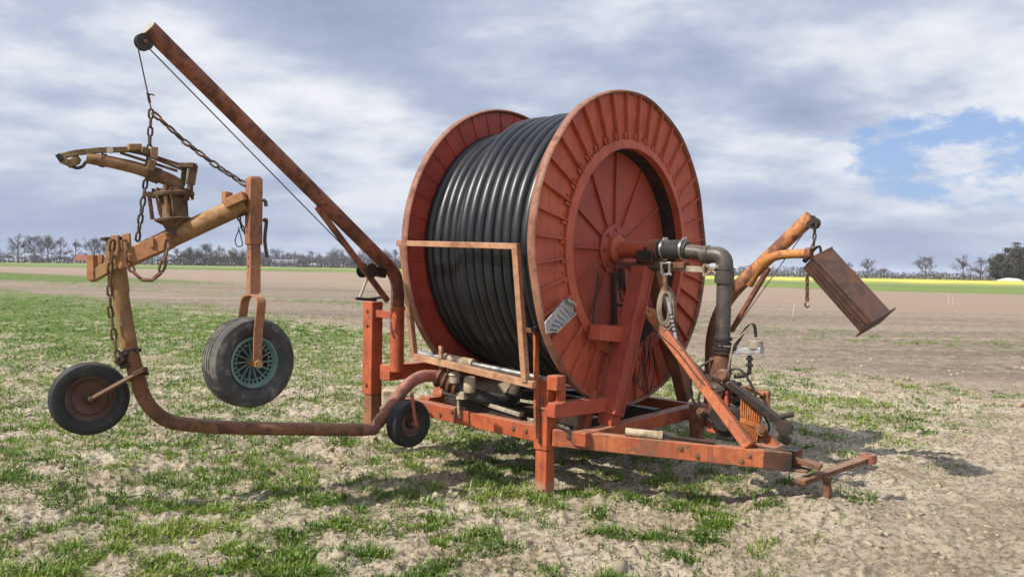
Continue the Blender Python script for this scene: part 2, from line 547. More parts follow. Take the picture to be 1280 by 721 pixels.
# ------------------------------------------------------------------ noise
def _hash(ix, iy, seed):
    h = (ix.astype(np.int64) * 374761393 + iy.astype(np.int64) * 668265263 + seed * 1442695041) & 0xFFFFFFFF
    h = ((h ^ (h >> 13)) * 1274126177) & 0xFFFFFFFF
    h = (h ^ (h >> 16)) & 0xFFFFFFFF
    return h.astype(np.float64) / 4294967295.0


def vnoise(x, y, seed=0):
    ix, iy = np.floor(x), np.floor(y)
    fx, fy = x - ix, y - iy
    fx = fx * fx * fx * (fx * (fx * 6 - 15) + 10); fy = fy * fy * fy * (fy * (fy * 6 - 15) + 10)
    a, b = _hash(ix, iy, seed), _hash(ix + 1, iy, seed)
    c, d = _hash(ix, iy + 1, seed), _hash(ix + 1, iy + 1, seed)
    return (a * (1 - fx) + b * fx) * (1 - fy) + (c * (1 - fx) + d * fx) * fy


def fbm(x, y, oct=5, seed=0, gain=0.5):
    s, amp, tot = 0, 1.0, 0
    for o in range(oct):
        ca, sa = math.cos(o * 1.1), math.sin(o * 1.1)
        s = s + amp * vnoise((x * ca - y * sa) * 2 ** o + 17.3 * o, (x * sa + y * ca) * 2 ** o - 9.1 * o, seed + o)
        tot += amp; amp *= gain
    return s / tot


def sstep(x, a, b):
    t = np.clip((x - a) / (b - a), 0, 1)
    return t * t * (3 - 2 * t)


def field(x, y):
    """grass cover (0..1), patchiness, soil tone (0 pale sand .. 1 brown plough)"""
    s = (x - NP[0]) * UU[0] + (y - NP[1]) * UU[1]
    q = (x - NP[0]) * VV[0] + (y - NP[1]) * VV[1]
    qn = q + (fbm(x * .25, y * .25, 3, 40) - .5) * 2.4
    near = np.clip(.51 - .14 * s, .10, .74)
    near = near * (1 - .93 * sstep(s + (fbm(x * .9, y * .9, 3, 63) - .5) * 1.2, 1.15, 1.9))
    near = near + .10 * sstep(q, .5, 3) * sstep(-s, -1.4, 0.5)
    dry = sstep(qn, 6.0, 8.5)                      # edge of the sown strip
    dry = dry * (1 - .75 * sstep(-s, 10, 40) * (1 - sstep(qn, 8.6, 10.6)))
    cov = near * (1 - dry)
    strip = sstep(qn, 14.2, 15.4) * (1 - sstep(qn, 17.2, 18.6))
    cov = np.maximum(cov, strip * (.10 + .06 * sstep(-s, 5, 40)))
    strip2 = sstep(qn, 15.5, 18) * (1 - sstep(qn, 28, 30)) * sstep(-s, 46, 72)
    cov = np.maximum(cov, strip2 * .75)
    brown = np.maximum(sstep(qn, 6.5, 9.5), sstep(s + (fbm(x * .4, y * .4, 3, 61) - .5) * 2, 1.2, 2.2) * .25)
    pink = sstep(q, 24, 40)
    return cov, brown, pink, strip


def height(x, y):
    d = np.sqrt(x * x + y * y)
    f = 1 - sstep(d, 20, 58)
    big = (fbm(x * .8, y * .8, 3, 3) - .5) * .07
    ridged = 1 - np.abs(fbm(x * 2.9, y * 2.9, 4, 11) * 2 - 1)
    clod = np.clip(fbm(x * 6.5, y * 6.5, 4, 21, .55) - .5, 0, 1) * .30
    lumps = np.clip(fbm(x * 17, y * 17, 3, 31, .6) - .53, 0, 1) * .13
    h = big + (ridged - .8) * .032 + clod * .36 + lumps * .85
    cov, brown, _, _ = field(x, y)
    s = (x - NP[0]) * UU[0] + (y - NP[1]) * UU[1]; q = (x - NP[0]) * VV[0] + (y - NP[1]) * VV[1]
    hump = .12 * np.exp(-((s - 1.46) ** 2 + (q - .08) ** 2) / .16)      # low hump the hitch lies over
    foot = .040 * np.exp(-((s + .125) ** 2 + (q + .84) ** 2) / .022)
    return foot + h * f * (1 - .25 * brown) - 0.012 + hump


RAPE = np.array([(-420, 235), (-120, 188), (-40, 178), (20, 95), (34, 77), (46, 71), (110, 56), (330, 20)], float)


def rape_edge(x):
    return np.interp(x, RAPE[:, 0], RAPE[:, 1])


# ------------------------------------------------------------------ ground: one sheet, fine in front, out to the horizon
def build_ground():
    rs = [0.4]
    while rs[-1] < 3.4: rs.append(rs[-1] * 1.12)
    while rs[-1] < 14: rs.append(rs[-1] * 1.0042)
    while rs[-1] < 45: rs.append(rs[-1] * 1.010)
    while rs[-1] < 2600: rs.append(rs[-1] * 1.032)
    rs = np.array(rs)
    fine = np.radians(np.arange(-38, 38.01, 0.105))
    coarse = np.radians(np.arange(42, 319, 4.0))
    an = np.concatenate([fine, coarse])            # angle from +Y, clockwise
    na, nr = len(an), len(rs)
    A, Rr = np.meshgrid(an, rs)
    X = np.sin(A) * Rr; Y = np.cos(A) * Rr
    x, y = X.ravel(), Y.ravel()
    z = height(x, y)
    z[Rr.ravel() > 60] = 0
    cov, brown, pink, strip = field(x, y)
    p = fbm(x * 5.2, y * 5.2, 4, 77, .6)
    p2 = fbm(x * 1.0, y * 1.0, 3, 87)
    pm = p * .82 + p2 * .18
    g = sstep(pm, .636 - .262 * cov - .05, .636 - .262 * cov + .06) * (cov > .02)
    far = sstep(Rr.ravel(), 16, 34)
    g = g * (1 - far) + far * np.clip(cov * 1.35 + (pm - .5) * 2.2 * (cov > .05), 0, 1)
    d = Rr.ravel()
    base_g = g * (.22 + .78 * sstep(d, 8, 20))     # far grass is carried by colour, near grass by blades
    beyond = (y > rape_edge(x)).astype(float)
    nv = na * nr
    co = np.stack([x, y, z], 1)
    i = np.arange(nr - 1)[:, None] * na; j = np.arange(na)[None, :]; j2 = (j + 1) % na
    quads = np.stack([i + j, i + na + j, i + na + j2, i + j2], -1).reshape(-1, 4)
    me = bpy.data.meshes.new('ground')
    me.vertices.add(nv + 1)
    me.vertices.foreach_set('co', np.concatenate([co.ravel(), [0, 0, 0]]))
    tris = np.stack([np.full(na, nv), np.arange(na), (np.arange(na) + 1) % na], -1)
    loops = np.concatenate([quads.ravel(), tris.ravel()])
    me.loops.add(len(loops)); me.loops.foreach_set('vertex_index', loops.astype(np.int32))
    npoly = len(quads) + len(tris)
    me.polygons.add(npoly)
    me.polygons.foreach_set('loop_start', np.concatenate([np.arange(len(quads)) * 4, len(quads) * 4 + np.arange(len(tris)) * 3]).astype(np.int32))
    me.update(calc_edges=True); me.validate()
    bm = bmesh.new(); bm.from_mesh(me)
    bmesh.ops.recalc_face_normals(bm, faces=bm.faces)
    if sum(f.normal.z for f in list(bm.faces)[:2000]) < 0:
        bmesh.ops.reverse_faces(bm, faces=bm.faces)
    bm.to_mesh(me); bm.free()
    me.polygons.foreach_set('use_smooth', [True] * npoly)
    at = me.attributes.new('cover', 'FLOAT_COLOR', 'POINT')
    cols = np.zeros((nv + 1, 4)); cols[:nv, 0] = base_g; cols[:nv, 1] = brown; cols[:nv, 2] = np.maximum(pink * .8, 0); cols[:nv, 3] = beyond
    at.data.foreach_set('color', cols.ravel())
    m, t, b = new_mat('sandy_field_soil')
    L = t.links.new
    a = N(t, 'ShaderNodeAttribute', attribute_name='cover')
    sp = N(t, 'ShaderNodeSeparateColor')
    L(a.outputs['Color'], sp.inputs[0])
    geo = N(t, 'ShaderNodeNewGeometry')
    n1 = N(t, 'ShaderNodeTexNoise', in_={'Scale': 1.3, 'Detail': 8.0, 'Roughness': 0.62}); L(geo.outputs['Position'], n1.inputs['Vector'])
    n2 = N(t, 'ShaderNodeTexNoise', in_={'Scale': 22.0, 'Detail': 8.0, 'Roughness': 0.7}); L(geo.outputs['Position'], n2.inputs['Vector'])
    n3 = N(t, 'ShaderNodeTexNoise', in_={'Scale': 0.09, 'Detail': 5.0, 'Roughness': 0.6}); L(geo.outputs['Position'], n3.inputs['Vector'])
    # plough lines along the machine's long axis
    mp = N(t, 'ShaderNodeMapping'); mp.inputs['Rotation'].default_value = (0, 0, -ROTZ); mp.inputs['Scale'].default_value = (.03, .42, 1)
    mp.vector_type = 'POINT'
    L(geo.outputs['Position'], mp.inputs[0])
    n5 = N(t, 'ShaderNodeTexNoise', in_={'Scale': 1.0, 'Detail': 5.0, 'Roughness': 0.7}); L(mp.outputs[0], n5.inputs['Vector'])
    sand = ramp(t, n1.outputs[0], [(0.30, (0.32, 0.25, 0.17)), (0.50, (0.46, 0.38, 0.275)), (0.70, (0.57, 0.495, 0.385))])
    sand = mixc(t, ramp(t, n2.outputs[0], [(0.41, 0.85), (0.54, 0.0)]), sand, (0.15, 0.118, 0.085))
    plough = ramp(t, n5.outputs[0], [(0.42, (0.205, 0.162, 0.118)), (0.57, (0.325, 0.262, 0.19))])
    plough = mixc(t, ramp(t, n2.outputs[0], [(0.38, 0.65), (0.52, 0.0)]), plough, (0.13, 0.10, 0.078))
    n6 = N(t, 'ShaderNodeTexNoise', in_={'Scale': 3.6, 'Detail': 6.0, 'Roughness': 0.7}); L(geo.outputs['Position'], n6.inputs['Vector'])
    mp7 = N(t, 'ShaderNodeMapping'); mp7.inputs['Rotation'].default_value = (0, 0, -ROTZ); mp7.inputs['Scale'].default_value = (.12, 2.3, 1)
    L(geo.outputs['Position'], mp7.inputs[0])
    n7 = N(t, 'ShaderNodeTexNoise', in_={'Scale': 1.0, 'Detail': 4.0, 'Roughness': 0.65}); L(mp7.outputs[0], n7.inputs['Vector'])
    plough = mixc(t, ramp(t, n7.outputs[0], [(0.42, 0.5), (0.53, 0.0)]), plough, (0.14, 0.108, 0.08))
    plough = mixc(t, ramp(t, n6.outputs[0], [(0.40, 0.7), (0.50, 0.0)]), plough, (0.115, 0.088, 0.066))
    plough = mixc(t, ramp(t, n6.outputs[0], [(0.54, 0.0), (0.66, 0.6)]), plough, (0.40, 0.335, 0.27))
    plough = mixc(t, ramp(t, n3.outputs[0], [(0.35, 0.0), (0.65, 0.3)]), plough, (0.32, 0.26, 0.205))
    c = mixc(t, sp.outputs[1], sand, plough)
    c = mixc(t, sp.outputs[2], c, mixc(t, n5.outputs[0], (0.265, 0.195, 0.155), (0.325, 0.245, 0.172)))
    gr = ramp(t, n2.outputs[0], [(0.3, (0.045, 0.072, 0.018)), (0.5, (0.10, 0.155, 0.036)), (0.68, (0.185, 0.22, 0.075))])
    c = mixc(t, sp.outputs[0], c, gr)
    c = mixc(t, a.outputs['Alpha'], c, mixc(t, n3.outputs[0], (0.10, 0.10, 0.045), (0.14, 0.135, 0.06)))
    L(c, b.inputs['Base Color'])
    b.inputs['Roughness'].default_value = 0.95
    b.inputs['Specular IOR Level'].default_value = 0.1
    n4 = N(t, 'ShaderNodeTexNoise', in_={'Scale': 13.0, 'Detail': 10.0, 'Roughness': 0.74}); L(geo.outputs['Position'], n4.inputs['Vector'])
    bp = N(t, 'ShaderNodeBump', in_={'Strength': 0.9, 'Distance': 0.05}); L(n4.outputs[0], bp.inputs['Height'])
    L(bp.outputs[0], b.inputs['Normal'])
    me.materials.append(m)
    o = bpy.data.objects.new('ground', me)
    COL.objects.link(o)
    tag(o, 'sandy field with plough strips and thin grass cover reaching the horizon', 'field', kind='structure')
    return o


build_ground()


def mesh_np(name, verts, faces_flat, sizes, mat, smooth=False):
    me = bpy.data.meshes.new(name)
    me.vertices.add(len(verts)); me.vertices.foreach_set('co', verts.ravel())
    me.loops.add(len(faces_flat)); me.loops.foreach_set('vertex_index', faces_flat.astype(np.int32))
    me.polygons.add(len(sizes))
    st = np.concatenate([[0], np.cumsum(sizes)[:-1]]).astype(np.int32)
    me.polygons.foreach_set('loop_start', st)
    me.update(calc_edges=True)
    if smooth: me.polygons.foreach_set('use_smooth', [True] * len(sizes))
    me.materials.append(mat)
    o = bpy.data.objects.new(name, me)
    COL.objects.link(o)
    return o


# ------------------------------------------------------------------ grass blades in tufts (uncountable: one object)
def grass_mat():
    m, t, b = new_mat('thin_grass_blades')
    L = t.links.new
    a = N(t, 'ShaderNodeAttribute', attribute_name='tone')
    c = ramp(t, a.outputs['Fac'], [(0.0, (0.048, 0.105, 0.010)), (0.35, (0.108, 0.192, 0.018)), (0.75, (0.215, 0.285, 0.038)), (0.9, (0.30, 0.30, 0.11)), (1.0, (0.45, 0.39, 0.22))])
    L(c, b.inputs['Base Color'])
    b.inputs['Roughness'].default_value = 0.5
    b.inputs['Specular IOR Level'].default_value = 0.35
    tr = N(t, 'ShaderNodeBsdfTranslucent')
    L(mixc(t, 1.0, c, (0.9, 1.0, 0.45), 'MULTIPLY'), tr.inputs[0])
    mx = N(t, 'ShaderNodeMixShader'); mx.inputs[0].default_value = 0.3
    L(b.outputs[0], mx.inputs[1]); L(tr.outputs[0], mx.inputs[2])
    L(mx.outputs[0], t.nodes['Material Output'].inputs[0])
    return m


def build_grass():
    rng = np.random.default_rng(5)
    nc = 230000
    # candidate tufts: spread evenly in the sight of the viewer rather than on the ground
    r = 3.6 * (40 / 3.6) ** (rng.random(nc) ** 1.3)
    a = np.radians(rng.uniform(-37, 37, nc))
    x, y = np.sin(a) * r, np.cos(a) * r
    cov, brown, pink, strip = field(x, y)
    p = fbm(x * 5.2, y * 5.2, 4, 77, .6); p2 = fbm(x * 1.0, y * 1.0, 3, 87)
    pm = p * .82 + p2 * .18
    g = sstep(pm, .636 - .262 * cov - .05, .636 - .262 * cov + .06) * (cov > .02)
    fine = fbm(x * 7, y * 7, 3, 99)
    keep = rng.random(nc) < g * sstep(fine, .38, .60) * .62 + .030 * (cov > .08)
    x, y, r, g = x[keep], y[keep], r[keep], g[keep]
    n = len(x)
    nb = rng.integers(4, 10, n)
    idx = np.repeat(np.arange(n), nb)
    nbt = len(idx)
    far = np.clip(r[idx] / 6, 1, 4.0)
    spread = rng.random(nbt) ** .7 * .055 * far
    th = rng.uniform(0, 2 * np.pi, nbt)
    bx = x[idx] + np.cos(th) * spread; by = y[idx] + np.sin(th) * spread
    bz = height(bx, by) - .006
    tuft = rng.normal(1, .3, n).clip(.45, 1.8)
    ln = (.018 + .033 * rng.random(nbt) ** 1.3) * tuft[idx] * (.62 + .5 * g[idx])
    lean = rng.uniform(.2, 1.35, nbt)
    la = th + rng.normal(0, .7, nbt)
    w = (.0022 + .0026 * rng.random(nbt)) * far ** .8
    dx, dy = np.cos(la), np.sin(la)
    sx, sy = -dy, dx
    P = np.stack([bx, by, bz], 1)
    D = np.stack([dx, dy, np.zeros(nbt)], 1); S = np.stack([sx, sy, np.zeros(nbt)], 1)
    Z = np.array([0, 0, 1.0])
    mid = P + D * (ln * .36 * np.sin(lean))[:, None] + Z * (ln * .62 * np.cos(lean * .6))[:, None]
    tip = P + D * (ln * np.sin(lean))[:, None] + Z * (ln * np.cos(lean))[:, None]
    W = S * w[:, None]
    V = np.stack([P - W * .8, P + W * .8, mid + W, mid - W, tip], 1).reshape(-1, 3)
    k = np.arange(nbt)[:, None] * 5
    F = np.concatenate([k + np.array([[0, 1, 2, 3]]), k + np.array([[3, 2, 4]])], 1).ravel()
    sizes = np.tile([4, 3], nbt)
    o = mesh_np('field_grass', V, F, sizes, grass_mat())
    patch = fbm(x * 1.1, y * 1.1, 3, 123)
    tone = np.clip(.40 + (patch[idx] - .5) * 1.1 + rng.normal(0, .17, nbt), 0, .82)
    dead = rng.random(nbt) < .09
    tone[dead] = rng.uniform(.85, 1, dead.sum())
    at = o.data.attributes.new('tone', 'FLOAT', 'POINT')
    at.data.foreach_set('value', np.repeat(tone, 5))
    tag(o, 'thin patchy green grass growing out of the pale sand', 'grass', kind='stuff')
    print('grass blades', nbt, 'tufts', n)


build_grass()


# ------------------------------------------------------------------ loose clods of sand
def build_clods():
    rng = np.random.default_rng(9)
    bm = bmesh.new(); bmesh.ops.create_icosphere(bm, subdivisions=2, radius=1.0)
    bv = np.array([v.co[:] for v in bm.verts]); bf = np.array([[v.index for v in f.verts] for f in bm.faces]); bm.free()
    n = 7500
    r = 3.8 * (17 / 3.8) ** (rng.random(n) ** 1.1); a = np.radians(rng.uniform(-37, 37, n))
    x, y = np.sin(a) * r, np.cos(a) * r
    dens = fbm(x * 1.4, y * 1.4, 4, 55)
    cov, brown, _, _ = field(x, y)
    keep = rng.random(n) < sstep(dens, .40, .62) * (1 - .35 * cov) * (1 - .3 * brown)
    x, y, r = x[keep], y[keep], r[keep]; n = len(x)
    sz = (.004 + .016 * rng.random(n) ** 3.0) * np.clip(r / 5, .9, 2)
    big = rng.random(n) < .004
    sz[big] = rng.uniform(.03, .055, big.sum())
    # a few big lumps the photograph shows
    for (px, py, s_) in ((530, 642, .06), (768, 712, .06), (908, 618, .05), (690, 646, .04), (1000, 612, .05), (300, 690, .05), (420, 700, .05)):
        P = to_local(cut(px, py, np.array([0, 0, 1.0]), 0.0)); wpt = NP + UU * P[0] + VV * P[1]
        x = np.append(x, wpt[0]); y = np.append(y, wpt[1]); sz = np.append(sz, s_); n += 1
    z = height(x, y)
    V, F = [], []
    for i in range(n):
        s3 = sz[i] * rng.uniform(.7, 1.3, 3) * np.array([1, 1, .68])
        ns = 1 + .5 * (vnoise(bv[:, 0] * 1.9 + i * 3.1, bv[:, 1] * 1.9 + bv[:, 2] * 2.3 + i, 5) - .5) * 2 + .34 * (vnoise(bv[:, 0] * 4.3 + i, bv[:, 2] * 4.3 - bv[:, 1] * 3 + i * 1.7, 8) - .5) * 2
        c, s = math.cos(i), math.sin(i)
        q = bv * ns[:, None] * s3
        q = np.stack([q[:, 0] * c - q[:, 1] * s, q[:, 0] * s + q[:, 1] * c, q[:, 2]], 1)
        V.append(q + np.array([x[i], y[i], z[i] + sz[i] * .15]))
        F.append(bf + i * len(bv))
    m = simple_mat('dry_sand_clod', (0.31, 0.255, 0.18), .95, .45, 14.0)
    o = mesh_np('sand_clods', np.concatenate(V), np.concatenate(F).ravel(), np.full(n * len(bf), 3), m, True)
    tag(o, 'loose dry clods of sand scattered over the field', 'clods', kind='stuff')


build_clods()


# ------------------------------------------------------------------ flowering rapeseed strip far behind: a low standing crop
def build_rape():
    xs = np.concatenate([np.arange(-420, -60, 6.0), np.arange(-60, 120, 1.5), np.arange(120, 330, 5.0)])
    rows = np.array([0, .3, 6, 14, 24, 38, 60, 90, 130.])
    V = []
    rng = np.random.default_rng(2)
    wid = np.interp(xs, [-420, -60, 30, 330], [.45, .8, .9, .8])
    for k, dq in enumerate(rows):
        e = rape_edge(xs) + dq * wid
        if k == 0: z = np.full(len(xs), -.05)
        else: z = .62 + (vnoise(xs * .5, e * .4, 3) - .5) * .28 + rng.normal(0, .03, len(xs))
        # the edge is thin and green, the flowers begin further in
        if k in (1,): z = z * .55
        if k in (2, 3): z = z * .8
        V.append(np.stack([xs, e, z], 1))
    V.append(np.stack([xs, rape_edge(xs) + (rows[-1] + .3) * wid, np.full(len(xs), -.05)], 1))
    n = len(xs); nr = len(V)
    V = np.concatenate(V)
    i = np.arange(nr - 1)[:, None] * n; j = np.arange(n - 1)[None, :]
    F = np.stack([i + j, i + j + 1, i + n + j + 1, i + n + j], -1).reshape(-1, 4)
    m, t, b = new_mat('rapeseed_in_flower')
    L = t.links.new
    a = N(t, 'ShaderNodeAttribute', attribute_name='bloom')
    geo = N(t, 'ShaderNodeNewGeometry')
    nn = N(t, 'ShaderNodeTexNoise', in_={'Scale': 0.12, 'Detail': 5.0}); L(geo.outputs['Position'], nn.inputs['Vector'])
    green = mixc(t, nn.outputs[0], (0.085, 0.13, 0.03), (0.15, 0.19, 0.05))
    yel = mixc(t, nn.outputs[0], (0.46, 0.42, 0.04), (0.60, 0.54, 0.09))
    L(mixc(t, a.outputs['Fac'], green, yel), b.inputs['Base Color'])
    b.inputs['Roughness'].default_value = .9
    o = mesh_np('rapeseed_crop', V, F.ravel(), np.full(len(F), 4), m, True)
    bl = np.repeat(np.array([0, 0, 0.0, .08, .35, .8, .9, .9, .9, 0.3])[:nr], n)
    xx = V[:, 0]
    bl = bl * (.35 + .65 * sstep(xx, -50, 25)) * (1 - .6 * sstep(-xx, 60, 130))
    at = o.data.attributes.new('bloom', 'FLOAT', 'POINT'); at.data.foreach_set('value', bl)
    tag(o, 'long strip of yellow flowering rapeseed beyond the bare field', 'crop', kind='stuff')


build_rape()

# ================================================================== THE REEL MACHINE
ZC = 1.755
RW = 1.2
WID = 1.27
root = empty('irrigation_reel', (float(NP[0]), float(NP[1]), 0), ROTZ)
tag(root, 'big red hose reel irrigator on an orange frame, wound with thick black hose', 'irrigation reel')
AX = Vector((1, 0, 0))
O0 = Vector((0, 0, ZC))


def radial(a, r, u):
    return Vector((u, math.sin(a) * r, ZC + math.cos(a) * r))


def build_reel():
    seg = 160
    # near flange: outer ring with radial angle irons
    f = MB()
    f.lathe(O0, AX, [(0.785, -0.03), (1.185, -0.03), (1.185, 0.0), (0.785, 0.0)], seg)
    for k in range(40):
        a = 2 * math.pi * (k + .35) / 40
        p, q = radial(a, 0.83, 0.016), radial(a, 1.18, 0.016)
        f.beam(p, q, 0.009, 0.032, (1, 0, 0))
        tg = Vector((0, math.cos(a), -math.sin(a)))
        f.beam(radial(a, 0.838, 0.010) - tg * .018, radial(a, 0.885, 0.010) - tg * .018, 0.020, 0.020, (1, 0, 0))
        f.bolt(radial(a + .05, .87, 0), AX, .010, .012)
    def warp(mb):
        for p in mb.v:
            a = math.atan2(p.y, p.z - ZC); rr = math.hypot(p.y, p.z - ZC) / RW
            p.x += rr * rr * (.008 * math.sin(3 * a + 1) + .005 * math.sin(7 * a + 2) + .003 * math.sin(13 * a))
    warp(f)
    fl = f.build('reel_flange', M_red, root, bevel=0.003)
    rim = MB()
    prof = []
    for k in range(12):
        a = 2 * math.pi * k / 12
        prof.append((1.187 + .015 * math.cos(a), 0.004 + .034 * math.sin(a)))
    rim.lathe(O0, AX, prof, seg)
    warp(rim)
    rim.build('flange_rim', M_rim, fl)
    lip = MB()
    lip.lathe(O0, AX, [(0.768, -0.028), (0.785, -0.028), (0.785, 0.001), (0.835, 0.001), (0.835, 0.022), (0.785, 0.034), (0.768, 0.034)], seg)
    lip.build('inner_ring', M_red, fl)
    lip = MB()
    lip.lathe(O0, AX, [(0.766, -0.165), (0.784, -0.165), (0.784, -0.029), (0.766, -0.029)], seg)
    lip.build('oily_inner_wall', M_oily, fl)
    d = MB()
    d.lathe(O0, AX, [(0.0, -0.165), (0.765, -0.165), (0.765, -0.15), (0.0, -0.15)], seg, closed=False)
    for k in range(12):
        a = 2 * math.pi * (k + .02) / 12
        d.beam(radial(a, .2, -.139), radial(a, .758, -.139), .012, .022, (1, 0, 0))
    d.lathe(O0, AX, [(0.0, -.15), (0.20, -.15), (0.20, -.13), (0.185, -.122), (0.0, -.122)], 12, closed=False)
    for k in range(8):
        a = 2 * math.pi * k / 8
        d.bolt(radial(a, .155, -.122), AX, .016, .016)
    d.build('hub_disc', M_post, root, bevel=0.002)
    # far flange, seen from inside
    g = MB()
    g.lathe(O0, AX, [(0.70, -WID), (1.185, -WID), (1.185, -WID + .03), (0.70, -WID + .03)], seg)
    for k in range(40):
        a = 2 * math.pi * (k + .35) / 40
        g.beam(radial(a, .8, -WID + .034), radial(a, 1.18, -WID + .034), .010, .008, (1, 0, 0))
        g.beam(radial(a, .8, -WID - .018), radial(a, 1.13, -WID - .018), .034, .03, (1, 0, 0))
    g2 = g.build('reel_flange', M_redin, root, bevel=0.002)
    r2 = MB()
    r2.lathe(O0, AX, [(r, u - WID + .026) for r, u in prof], seg)
    r2.build('flange_rim', M_rim, g2)
    dr = MB()
    dr.lathe(O0, AX, [(0.0, -WID + .01), (.86, -WID + .01), (.86, -.03), (.79, -.03)], 96, closed=False)
    dr.build('winding_drum', M_rubber, root)
    # hose: one long helix, the outer layer begun at the near flange and left half done
    turns = 14
    pts = []
    n = 112
    pitch = (WID - 0.06 - 0.095) / (turns - 1)
    ra, rb = 0.957, 1.035
    rng = random.Random(4)
    offs = [rng.uniform(-.006, .006) for _ in range(turns + 3)]
    for i in range(turns * n + 1):
        tt = i / n
        k = int(tt); fr = tt - k
        st = max(0.0, min(1.0, (fr - .80) / .20)); st = st * st * (3 - 2 * st)
        u = -WID + .03 + .048 + pitch * (k + st) if k < turns else -0.03 - .05
        u = min(u, -.03 - .05)
        r = ra + (rb - ra) * max(0, min(1, (tt - 4.35) / .75))
        r += (max(0, min(1, (tt - 12.9) / .9))) * .055
        r += offs[k] * (1 - st) + offs[k + 1] * st
        a = -2 * math.pi * tt + 2.2
        r += .004 * math.sin(a * 3 + k * 1.7) + .0025 * math.sin(a * 7.3 + k * 2.9)
        u += .0018 * math.sin(a * 2 + k * 2.3) + .001 * math.sin(a * 5.1 + k)
        pts.append(radial(a, r, u))
    h = MB(); h.tube(pts, 0.0443, 14)
    h.build('wound_hose', M_hose, root, sharp=60)
    hl = MB()                                      # the layer below
    pts = []
    for i in range(12 * 80 + 1):
        tt = i / 80; k = int(tt); fr = tt - k
        st = max(0.0, min(1.0, (fr - .8) / .2))
        pts.append(radial(2 * math.pi * tt, .885, min(-.085, -WID + .085 + pitch * (k + st))))
    hl.tube(pts, .05, 10)
    hl.build('wound_hose', M_hose, root, sharp=60)


build_reel()


def build_axle():
    s = MB()
    s.cyl((-.14, 0, ZC), (.20, 0, ZC), .066, 24)
    s.lathe((-.12, 0, ZC), AX, [(0.0, 0), (.115, 0), (.115, .03), (.07, .05), (0, .05)], 24, closed=False)
    st = s.build('axle_stub', M_red, root)
    o = MB()
    o.lathe((.20, 0, ZC), AX, [(0, 0), (.078, 0), (.078, .07), (0, .07)], 28, closed=False)
    o.build('orange_collar', M_frame2, st)
    b = MB()
    prof = [(0, .262)]
    for k in range(9):
        x = .27 + k * .025
        prof += [(.072, x), (.066, x + .012)]
    prof += [(.06, .50), (0, .50)]
    b.lathe(O0, AX, prof, 28, closed=False)
    b.build('rubber_coupling', M_rubber, root)
    for x in (.30, .46):
        c = MB()
        c.lathe((x, 0, ZC), AX, [(.073, 0), (.079, 0), (.079, .018), (.073, .018)], 28)
        c.beam((x + .009, -.02, ZC + .084), (x + .009, .03, ZC + .084), .016, .014)
        c.build('hose_clamp', M_steel, root)
    pe = av(906, 322, 0)
    ue = pe.x
    p = MB()
    p.cyl((.47, 0, ZC - .01), (ue - .08, 0, ZC - .035), .052, 28)
    p.lathe((.47, 0, ZC - .01), AX, [(.05, 0), (.064, 0), (.064, .02), (.05, .02)], 28)
    p.build('outlet_pipe', M_grey, root)
    e = MB()
    ez = ZC - .037
    path = round_path([(ue - .16, 0, ez), (ue, 0, ez), (ue, 0, ez - .17)], .092, 12)
    e.tube(path, .060, 26)
    e.lathe((ue - .17, 0, ez), AX, [(.05, 0), (.066, 0), (.068, .05), (.06, .06)], 28)
    e.lathe((ue, 0, ez - .20), (0, 0, 1), [(.05, 0), (.067, 0), (.069, .06), (.069, .085), (.06, .095)], 28)
    e.lathe((ue, 0, ez - .105), (0, 0, 1), [(.066, 0), (.074, .0), (.074, .012), (.066, .012)], 28)
    e.build('pipe_elbow', M_grey, root)
    zb = av(905, 425, 0).z
    v = MB()
    v.cyl((ue, 0, ez - .19), (ue, 0, zb - .02), .052, 26)
    v.build('riser_pipe', M_grey, root)
    # flanged joint and rusty swivel below
    j = MB()
    for k, (zz, rr, hh) in enumerate(((zb, .066, .02), (zb - .035, .062, .02), (zb - .07, .075, .018), (zb - .095, .075, .018))):
        j.lathe((ue, 0, zz), (0, 0, 1), [(0, 0), (rr, 0), (rr, hh), (0, hh)], 24, closed=False)
    for k in range(6):
        a = k * math.pi / 3
        j.cyl((ue + .064 * math.cos(a), .064 * math.sin(a), zb - .10), (ue + .064 * math.cos(a), .064 * math.sin(a), zb - .045), .007, 6)
    j.build('flange_joint', M_dark, root)
    w = MB()
    w.lathe((ue, 0, zb - .26), (0, 0, 1), [(0, 0), (.06, 0), (.066, .03), (.058, .08), (.064, .12), (.055, .165), (0, .165)], 24, closed=False)
    w.build('rusty_swivel', M_pipe, root)
    # channel that carries the outlet pipe
    c = MB()
    c.beam((-.06, -.01, ZC - .115), (.50, -.01, ZC - .115), .09, .045)
    c.build('bearing_channel', M_pipe, root, bevel=.004)
    c = MB()
    c.box((.19, 0, ZC - .055), .14, .19, .09)
    for sy in (-1, 1): c.bolt((.19, sy * .075, ZC - .01), (0, 0, 1), .016, .03)
    c.build('bearing_block', M_dark, root, bevel=.008)
    t = MB()
    a_, b_ = av(838, 335, -.02), av(900, 338, -.02)
    t.beam(a_, b_, .02, .042)
    t.build('tie_bar', M_tin, root, bevel=.003)
    t = MB()
    for q0, q1 in (((881, 330), (899, 345)), ((881, 344), (899, 331)), ((880, 330), (880, 345)), ((899, 330), (899, 346))):
        t.beam(av(*q0, -.05), av(*q1, -.05), .014, .014)
    t.build('cross_bracket', M_tin, root)
    t = MB()
    for q0, q1 in (((826, 329), (838, 329)), ((826, 343), (838, 343)), ((827, 329), (827, 343)), ((837, 329), (837, 343))):
        t.beam(av(*q0, -.07), av(*q1, -.07), .02, .016, e0=.008, e1=.008)
    t.build('clevis', M_steel, root, bevel=.002)
    return ue, ez, zb


UE, EZ, ZB = build_axle()


